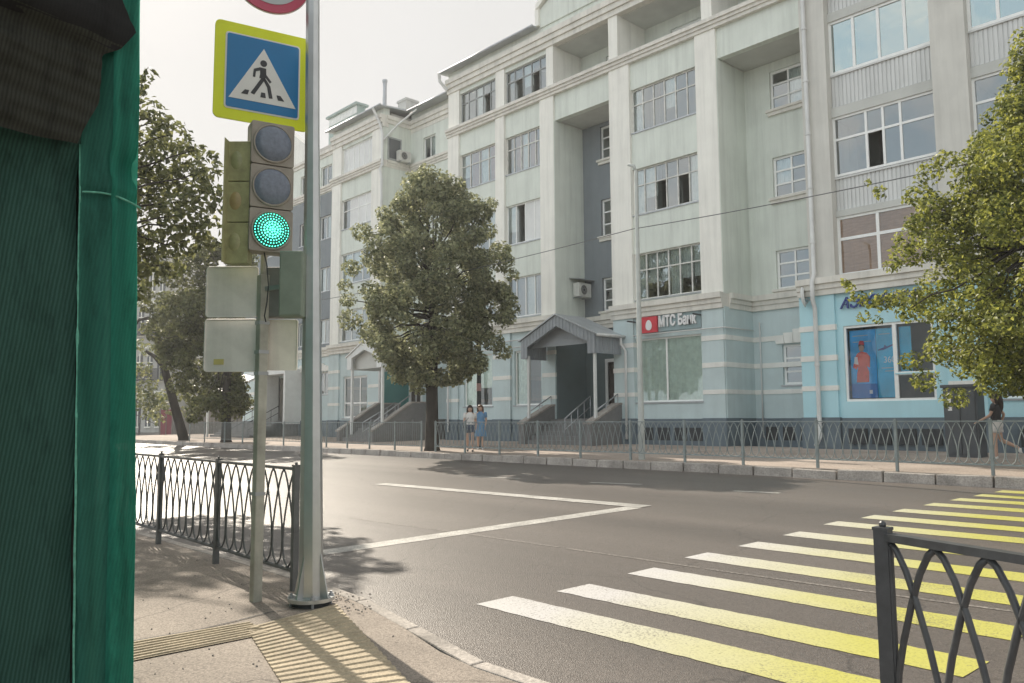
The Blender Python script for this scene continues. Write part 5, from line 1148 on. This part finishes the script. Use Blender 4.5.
t = thing('metal_gate', tuple(a), 'maroon sheet metal gate beside the grey board fence', 'gate'); m = MB(); m.obox((a+b)/2+UP*1.4, d*L_/2, nrm*.03, UP*1.2); m.build('leaf', maroon, t)
m = MB(); m.obox(a+UP*1.5, d*.06, nrm*.06, UP*1.4); m.obox(b+UP*1.5, d*.06, nrm*.06, UP*1.4); m.obox((a+b)/2+UP*1.4-nrm*.04, d*.03, nrm*.02, UP*1.15); m.build('gate_frame', fence_wall, t)
shrub('garden_shrub', 'green bush leaning over the board fence', atD(205, 420, 69)*np.array([1,1,0])+UP*1.2, 3.0, 2.6, 51)
shrub('garden_shrub', 'bright green bush over the maroon gate', atD(160, 415, 70)*np.array([1,1,0])+UP*1.2, 2.6, 3.2, 52)
def old_house(px0, px1, D, ztop, label, wm, floors, cols, arch):
    a, b = seg(px0, px1, D, D); d = b-a; L_ = np.linalg.norm(d); d /= L_; nrm = np.array([-d[1], d[0], 0])    # nrm points away from us
    t = thing('old_house', tuple((a+b)/2), label, 'building', 'old houses at the street end')
    m = MB(); m.obox((a+b)/2+nrm*5+UP*ztop/2, d*L_/2, nrm*5, UP*ztop/2); m.build('wall', wm, t)
    m = MB(); m.obox((a+b)/2+nrm*4.9+UP*(ztop+.25), d*(L_/2+.3), nrm*5.4, UP*.25)
    for f in range(1, floors): m.obox((a+b)/2-nrm*.06+UP*(ztop*f/floors-.3), d*L_/2, nrm*.1, UP*.15)
    m.build('cornice', cream, t)
    for f in range(floors):
        for c in range(cols):
            q = a+d*L_*(c+.5)/cols+UP*(ztop*(f+.5)/floors); ww, wh = L_/cols*.26, ztop/floors*.30
            poly = [(-ww,-wh),(ww,-wh),(ww,wh*.7)]+([(ww*math.cos(x_), wh*.7+ww*.8*math.sin(x_)) for x_ in np.linspace(.3,2.84,6)] if arch else [(ww,wh),(-ww,wh)])+[(-ww,wh*.7)]
            m = MB(); m.prism([q-nrm*.05+d*u+UP*z for u, z in poly], nrm*.1); wo_ = m.build('window', farglass, t)
            m = MB(); m.obox(q-nrm*.07+UP*0, d*.05, nrm*.03, UP*wh); m.obox(q-nrm*.07+UP*wh*.35, d*ww, nrm*.025, UP*.05); m.obox(q-nrm*.1-UP*(wh+.1), d*ww*1.15, nrm*.08, UP*.08); m.build('frame', cream, wo_)
            if arch and f in (1, 2): 
                m = MB(); m.obox(q-nrm*.5-UP*(wh*.95), d*ww*1.4, nrm*.5, UP*.07)
                for i in range(9): m.obox(q-nrm*.95+d*ww*1.35*(i/4-1)-UP*(wh*.55), d*.025, nrm*.025, UP*wh*.4)
                m.obox(q-nrm*.95-UP*(wh*.15), d*ww*1.4, nrm*.035, UP*.04); m.build('balcony', metal_dark, t)
old_house(112, 163, 92, 21, 'old pale grey house with arched windows and iron balconies', oldwall, 4, 5, True)
old_house(163.5, 250, 100, 15, 'lower old beige house behind the board fence', oldwall2, 3, 6, False)
a = onZ(139, 437, .3); q = atD(139, 436, 75); t = thing('street_lamp', (q[0], q[1], .4), 'distant thin black street lamp before the old pale house', 'street lamp')
m = MB(); m.tube([(q[0],q[1],.4),(q[0],q[1],8.5)], .09, 8); m.build('pole', metal_dark, t); m = MB(); m.tube([(q[0],q[1],8.4),(q[0]+.5,q[1]-.2,8.9),(q[0]+1.2,q[1]-.5,8.8)], .06, 8); m.build('lamp_head', metal_dark, t)

# ------------------------------------------------------------------ people
def skin(name, J, E, parent, m, sub=2, root=None):
    names = list(J); me = bpy.data.meshes.new('s'); me.from_pydata([J[k][0] for k in names], [(names.index(a), names.index(b)) for a, b in E], []); me.update()
    o = bpy.data.objects.new('s', me); COL.objects.link(o); o.modifiers.new('k', 'SKIN'); sm = o.modifiers.new('u', 'SUBSURF'); sm.levels = sub; sm.render_levels = sub
    lay = me.skin_vertices[0].data
    for i, k in enumerate(names):
        r = J[k][1]; lay[i].radius = (r, r) if not hasattr(r, '__len__') else r; lay[i].use_root = (k == (root or names[0]))
    dg = bpy.context.evaluated_depsgraph_get(); out = bpy.data.meshes.new_from_object(o.evaluated_get(dg)); bpy.data.objects.remove(o); bpy.data.meshes.remove(me)
    out.name = name; out.materials.clear(); out.materials.append(m); out.polygons.foreach_set('use_smooth', [True]*len(out.polygons))
    ob = bpy.data.objects.new(name, out); COL.objects.link(ob); ob.parent = parent; return ob
def person(loc, rz, label, hgt, pose, top_m, bot_m, hair_m, dress=False, shoe_m=None, group=None, bag=None):
    """local: faces +x, y to its left, z up, units of height 1.66"""
    t = thing('person', loc, label, 'person', group); t.rotation_euler = (0,0,rz); s = hgt/1.66
    def V(x, y, z): return (x*s, y*s, z*s)
    lh, lk, la, lt = pose['L']; rh, rk, ra, rt = pose['R']; lsh, lel, lw = pose['LA']; rsh, rel, rw = pose['RA']
    J = {'pelvis':(V(0,0,.90),(.125*s,.10*s)),'waist':(V(.01,0,1.04),(.10*s,.08*s)),'chest':(V(.01,0,1.22),(.125*s,.095*s)),'collar':(V(0,0,1.36),(.08*s,.07*s)),'neck':(V(.01,0,1.43),.045*s),'jaw':(V(.03,0,1.49),.062*s),'head':(V(.015,0,1.56),(.085*s,.095*s)),'crown':(V(.0,0,1.62),.06*s),
         'nose':(V(.115,0,1.535),.012*s),
         'lh':(V(*lh),.085*s),'lk':(V(*lk),.055*s),'lc':(V(*(np.array(lk)*.62+np.array(la)*.38)),.052*s),'la':(V(*la),.034*s),'lt':(V(*lt),.03*s),
         'rh':(V(*rh),.085*s),'rk':(V(*rk),.055*s),'rc':(V(*(np.array(rk)*.62+np.array(ra)*.38)),.052*s),'ra':(V(*ra),.034*s),'rt':(V(*rt),.03*s),
         'ls':(V(*lsh),.052*s),'le':(V(*lel),.036*s),'lw':(V(*lw),.025*s),'rs':(V(*rsh),.052*s),'re':(V(*rel),.036*s),'rw':(V(*rw),.025*s)}
    E = [('pelvis','waist'),('waist','chest'),('chest','collar'),('collar','neck'),('neck','jaw'),('jaw','head'),('head','crown'),('jaw','nose'),('pelvis','lh'),('lh','lk'),('lk','lc'),('lc','la'),('la','lt'),('pelvis','rh'),('rh','rk'),('rk','rc'),('rc','ra'),('ra','rt'),('collar','ls'),('ls','le'),('le','lw'),('collar','rs'),('rs','re'),('re','rw')]
    for w, sd in (('lw',1),('rw',-1)):
        b = np.array(lw if w == 'lw' else rw); e = np.array(lel if w == 'lw' else rel); dr = (b-e)/np.linalg.norm(b-e)
        pal = b+dr*.06; J[w+'p'] = (V(*pal),.024*s); E.append((w, w+'p'))
        for i, (o_, l_) in enumerate(((-.022,.075),(-.008,.088),(.008,.082),(.022,.065))):
            k1, k2 = f'{w}f{i}', f'{w}g{i}'; J[k1] = (V(*(pal+np.array([o_,0,0])+dr*.035)),.0085*s); J[k2] = (V(*(pal+np.array([o_*1.1,-.012*sd,0])+dr*l_)),.007*s); E += [(w+'p',k1),(k1,k2)]
        J[w+'th'] = (V(*(b+dr*.035+np.array([.04,0,0]))),.009*s); E.append((w, w+'th'))
    skin('body', J, E, t, skinm, 2, 'pelvis')
    g = .016*s
    def loft(mb, rings, n=20):
        vs = [np.array(V(cx+rx*math.cos(2*math.pi*k/n), cy+ry*math.sin(2*math.pi*k/n), z))+np.array(loc) for (cx, cy, z, rx, ry) in rings for k in range(n)]
        mb.add(vs, [(j*n+k, j*n+(k+1)%n, (j+1)*n+(k+1)%n, (j+1)*n+k) for j in range(len(rings)-1) for k in range(n)])
    W = lambda p_: np.array(V(*p_))+np.array(loc)
    sh_ = MB(); loft(sh_, [(0,0,.90,.128,.178),(.005,0,.96,.122,.168),(.01,0,1.06,.112,.148),(.012,0,1.16,.125,.162),(.012,0,1.25,.132,.175),(.005,0,1.33,.112,.172),(.0,0,1.385,.085,.125),(.005,0,1.425,.062,.068)])
    for a_, b_ in ((lsh, lel), (rsh, rel)):
        a_, b_ = np.array(a_), np.array(b_); sh_.tube([W(a_+(b_-a_)*t_+np.array([0,0,.012*(1-t_)])) for t_ in (-.12,.0,.25,.6)], [.055*s,.069*s,.065*s,.06*s], 12)
    sh_.build('dress_top' if dress else 'shirt', top_m, t, True)
    if dress:
        n = 20; vs = []; zs_ = [(1.02,.165,.135),(.92,.19,.155),(.78,.19,.17),(.62,.215,.20),(.50,.225,.215)]
        for j, (z, ra_, rb_) in enumerate(zs_):
            for k in range(n): a_ = 2*math.pi*k/n; f_ = 1+.05*j/4*math.sin(5*a_); vs.append(V(rb_*f_*math.cos(a_)+.02*j*pose.get('sway',0), ra_*f_*math.sin(a_), z))
        me = MB(); me.add(np.array(vs)+np.array(loc), [(j*n+k, (j+1)*n+k, (j+1)*n+(k+1)%n, j*n+(k+1)%n) for j in range(4) for k in range(n)]); me.build('skirt', bot_m, t, True)
    else:
        sb_ = MB(); loft(sb_, [(0,0,1.0,.118,.155),(0,0,.94,.14,.182),(0,0,.87,.145,.188),(0,0,.81,.13,.18)])
        for a_, b_ in ((lh, lk), (rh, rk)):
            a_, b_ = np.array(a_), np.array(b_); sb_.tube([W(a_+(b_-a_)*t_) for t_ in (-.02,.15,.35,.52)], [.10*s,.108*s,.102*s,.098*s], 14)
        sb_.build('shorts', bot_m, t, True)
    hb = MB(); hb.ball(W((-.022,0,1.592)), .108*s, 18, 12, (1,.98,.95)); hb.ball(W((.035,0,1.635)), .07*s, 14, 9, (1,1.15,.55))
    hb.tube([W(p_) for p_ in ((-.05,0,1.60),(-.085,0,1.50),(-.10,0,1.40),(-.105,0,1.30),(-.10,0,1.20))], [.085*s,.088*s,.078*s,.062*s,.03*s], 12)
    for sd in (-1, 1): hb.tube([W(p_) for p_ in ((.01,.085*sd,1.60),(-.02,.098*sd,1.52),(-.035,.10*sd,1.43),(-.04,.085*sd,1.33))], [.03*s,.034*s,.03*s,.012*s], 8)
    hb.build('hair', hair_m, t, True)
    ey = MB()
    for sd in (-1, 1): ey.ball(np.array(V(.098,.032*sd,1.56))+np.array(loc), .009*s, 6, 4)
    ey.build('eyes', signblack, t); mo = MB(); mo.ball(np.array(V(.088,0,1.495))+np.array(loc), .016*s, 6, 4, (.5,1.2,.35)); mo.build('mouth', mat('lips', (.35,.10,.09), .5), t)
    sh = MB()
    for A1, A2 in ((la, lt), (ra, rt)):
        a_, b_ = np.array(V(*A1)), np.array(V(*A2)); sh.tube([a_-np.array([.03*s,0,.012*s])+np.array(loc), a_*.4+b_*.6-np.array([0,0,.012*s])+np.array(loc), b_+(b_-a_)*.25-np.array([0,0,.01*s])+np.array(loc)], [.036*s,.04*s,.03*s], 8)
    sh.build('shoes', shoe_m or signblack, t, True)
    if bag:
        q = MB(); q.obox(np.array(V(.0,-.21,.95))+np.array(loc), (.11,0,0), (0,.035,0), (0,0,.09)); q.tube([np.array(V(.05,-.2,1.03))+np.array(loc), np.array(V(.13,-.06,1.22))+np.array(loc), np.array(V(.05,.09,1.40))+np.array(loc), np.array(V(-.1,.05,1.3))+np.array(loc), np.array(V(-.06,-.2,1.03))+np.array(loc)], .01, 5); q.build('shoulder_bag', bag, t)
    return t
hairD = mat('dark_brown_hair', (.03,.02,.015), .5, .3, 30); hairB = mat('brown_hair', (.10,.055,.03), .5, .3, 30)
whiteT = mat('white_cotton', (.66,.65,.63), .9, .1, 8); denim = mat('dark_denim', (.07,.09,.13), .9, .2, 12); bluedress = mat('blue_dress_cloth', (.13,.27,.45), .9, .12, 8); whiteS = mat('white_shorts_cloth', (.62,.60,.58), .9, .08, 8); darktop = mat('dark_top_cloth', (.05,.05,.055), .9, .1, 8)
walkP = {'L':((0,.085,.88),(.10,.09,.50),(.02,.09,.09),(.16,.09,.03)),'R':((0,-.085,.88),(.03,-.09,.48),(-.16,-.085,.12),(-.03,-.085,.035)),'LA':((0,.175,1.36),(-.06,.22,1.10),(.03,.22,.88)),'RA':((0,-.175,1.36),(.06,-.22,1.10),(.16,-.2,.90))}
standP = {'L':((0,.085,.88),(.04,.09,.48),(.02,.09,.08),(.16,.10,.03)),'R':((0,-.085,.88),(.02,-.09,.48),(-.05,-.09,.08),(.08,-.10,.03)),'LA':((0,.175,1.36),(-.03,.22,1.10),(.05,.19,.88)),'RA':((0,-.175,1.36),(-.02,-.22,1.10),(.14,-.14,1.0))}
runP = {'L':((0,.085,.88),(.05,.09,.50),(.03,.09,.09),(.17,.09,.03)),'R':((0,-.085,.88),(-.06,-.09,.50),(-.42,-.085,.32),(-.47,-.085,.20)),'LA':((.02,.175,1.36),(.10,.24,1.12),(.34,.22,.98)),'RA':((0,-.175,1.36),(-.14,-.22,1.14),(-.06,-.22,.92)),'sway':0}
wa = onZ(470, 451, walk_z(19.8)); wb_ = onZ(480.5, 449.5, walk_z(20.2))
person((wa[0], wa[1], walk_z(wa[1])), R_(-38), 'woman in white blouse and dark shorts walking with a dark shoulder bag', 1.64, walkP, whiteT, denim, hairD, False, None, 'people walking on the far pavement', signblack)
person((wb_[0], wb_[1], walk_z(wb_[1])), R_(-45), 'woman in a knee length blue dress walking beside her friend', 1.66, standP, bluedress, bluedress, hairB, True, whiteT, 'people walking on the far pavement')
wc = onY(999, 459, 22.7); person((wc[0], 22.7, walk_z(22.7)), R_(188), 'dark haired woman in white shorts striding past the cabinet under the maple', 1.66, runP, darktop, whiteS, hairD, False, whiteT, 'people walking on the far pavement')

# ------------------------------------------------------------------ the hazy summer air
HZ = .0009
hz = MB(); hz.box(-260, 200, -200, 200, -1.2, 27.5); hm = bpy.data.materials.new('summer_haze'); nt, N, L, p = nodes(hm); N.remove(p)
pv = N.new('ShaderNodeVolumePrincipled'); pv.inputs['Color'].default_value = (.93,.95,.97,1); pv.inputs['Density'].default_value = HZ; pv.inputs['Anisotropy'].default_value = .35
L.new(pv.outputs[0], N['Material Output'].inputs['Volume']); tag(hz.build('haze', hm), kind='stuff')

# ------------------------------------------------------------------ light, sky, camera
VEIL = 3.0
SUN_AZ = R_(180-12.5); SUN_EL = R_(34.5)
sd = Vector((math.cos(SUN_EL)*math.cos(SUN_AZ), math.cos(SUN_EL)*math.sin(SUN_AZ), math.sin(SUN_EL)))
sl = bpy.data.lights.new('sun', 'SUN'); sl.energy = 3.6; sl.angle = R_(.53); sl.color = (1.0,.90,.76)
so = bpy.data.objects.new('sun', sl); COL.objects.link(so); so.rotation_euler = sd.to_track_quat('Z', 'Y').to_euler(); so.location = (0,0,60)
wd = bpy.data.worlds.new('World'); SC.world = wd; wd.use_nodes = True; nt = wd.node_tree; bg = nt.nodes['Background']
sk = nt.nodes.new('ShaderNodeTexSky'); sk.sky_type = 'NISHITA'; sk.sun_disc = False; sk.sun_elevation = SUN_EL; sk.sun_rotation = math.atan2(sd.x, sd.y)
sk.air_density = 1.0; sk.dust_density = 1.5; sk.ozone_density = 1.0; sk.altitude = 50
tc = nt.nodes.new('ShaderNodeTexCoord'); cn_ = nt.nodes.new('ShaderNodeTexNoise'); cn_.inputs['Scale'].default_value = 1.6; cn_.inputs['Detail'].default_value = 6
nt.links.new(tc.outputs['Generated'], cn_.inputs[0]); cr_ = nt.nodes.new('ShaderNodeMapRange'); cr_.inputs[1].default_value = .35; cr_.inputs[2].default_value = .65; cr_.inputs[3].default_value = .955; cr_.inputs[4].default_value = .99
nt.links.new(cn_.outputs[0], cr_.inputs[0]); vm = nt.nodes.new('ShaderNodeMix'); vm.data_type = 'RGBA'; nt.links.new(cr_.outputs[0], vm.inputs['Factor'])
nt.links.new(sk.outputs[0], vm.inputs['A'])
# thin high veil, brightness added over the near side to fill the shaded facade
sx_ = nt.nodes.new('ShaderNodeSeparateXYZ'); nt.links.new(tc.outputs['Generated'], sx_.inputs[0])
mr = nt.nodes.new('ShaderNodeMapRange'); mr.interpolation_type = 'SMOOTHSTEP'; mr.inputs[1].default_value = -.05; mr.inputs[2].default_value = -.75; mr.inputs[3].default_value = 1.0; mr.inputs[4].default_value = 1.75; nt.links.new(sx_.outputs[1], mr.inputs[0])
c2_ = nt.nodes.new('ShaderNodeTexNoise'); c2_.inputs['Scale'].default_value = 12; c2_.inputs['Detail'].default_value = 7; c2_.inputs['Roughness'].default_value = .55; nt.links.new(tc.outputs['Generated'], c2_.inputs[0])
m2_ = nt.nodes.new('ShaderNodeMapRange'); m2_.inputs[1].default_value = .38; m2_.inputs[2].default_value = .62; m2_.inputs[3].default_value = .0; m2_.inputs[4].default_value = 1.0; nt.links.new(c2_.outputs[0], m2_.inputs[0])
gap = nt.nodes.new('ShaderNodeMapRange'); gap.inputs[1].default_value = 1.0; gap.inputs[2].default_value = 1.75; gap.inputs[3].default_value = 0; gap.inputs[4].default_value = .75; nt.links.new(mr.outputs[0], gap.inputs[0])
bl = nt.nodes.new('ShaderNodeMath'); bl.operation = 'MULTIPLY'; nt.links.new(gap.outputs[0], bl.inputs[0]); iv = nt.nodes.new('ShaderNodeMath'); iv.operation = 'SUBTRACT'; iv.inputs[0].default_value = 1; nt.links.new(m2_.outputs[0], iv.inputs[1]); nt.links.new(iv.outputs[0], bl.inputs[1])
cc2 = nt.nodes.new('ShaderNodeMix'); cc2.data_type = 'RGBA'; nt.links.new(bl.outputs[0], cc2.inputs['Factor']); cc2.inputs['A'].default_value = (VEIL*1.01, VEIL*.99, VEIL*.955, 1); cc2.inputs['B'].default_value = (VEIL*.58, VEIL*.74, VEIL*.86, 1)
sc_ = nt.nodes.new('ShaderNodeVectorMath'); sc_.operation = 'SCALE'; nt.links.new(cc2.outputs['Result'], sc_.inputs[0]); nt.links.new(mr.outputs[0], sc_.inputs['Scale']); nt.links.new(sc_.outputs[0], vm.inputs['B'])
nt.links.new(vm.outputs['Result'], bg.inputs[0]); bg.inputs[1].default_value = .13
cam = bpy.data.cameras.new('camera'); cam.sensor_width = 36; cam.lens = FPX/1024*36; cam.clip_end = 3000; cam.clip_start = .05
co = bpy.data.objects.new('camera', cam); COL.objects.link(co)
co.matrix_world = Matrix(((CR[0],CU[0],-CF[0],CC[0]),(CR[1],CU[1],-CF[1],CC[1]),(CR[2],CU[2],-CF[2],CC[2]),(0,0,0,1)))
SC.camera = co
SC.view_settings.view_transform = 'Standard'; SC.view_settings.look = 'None'; SC.view_settings.exposure = 1.0; SC.view_settings.gamma = 1
SC.render.resolution_x, SC.render.resolution_y = 1024, 683
SC.cycles.max_bounces = 8; SC.cycles.transparent_max_bounces = 12; SC.cycles.use_denoising = True
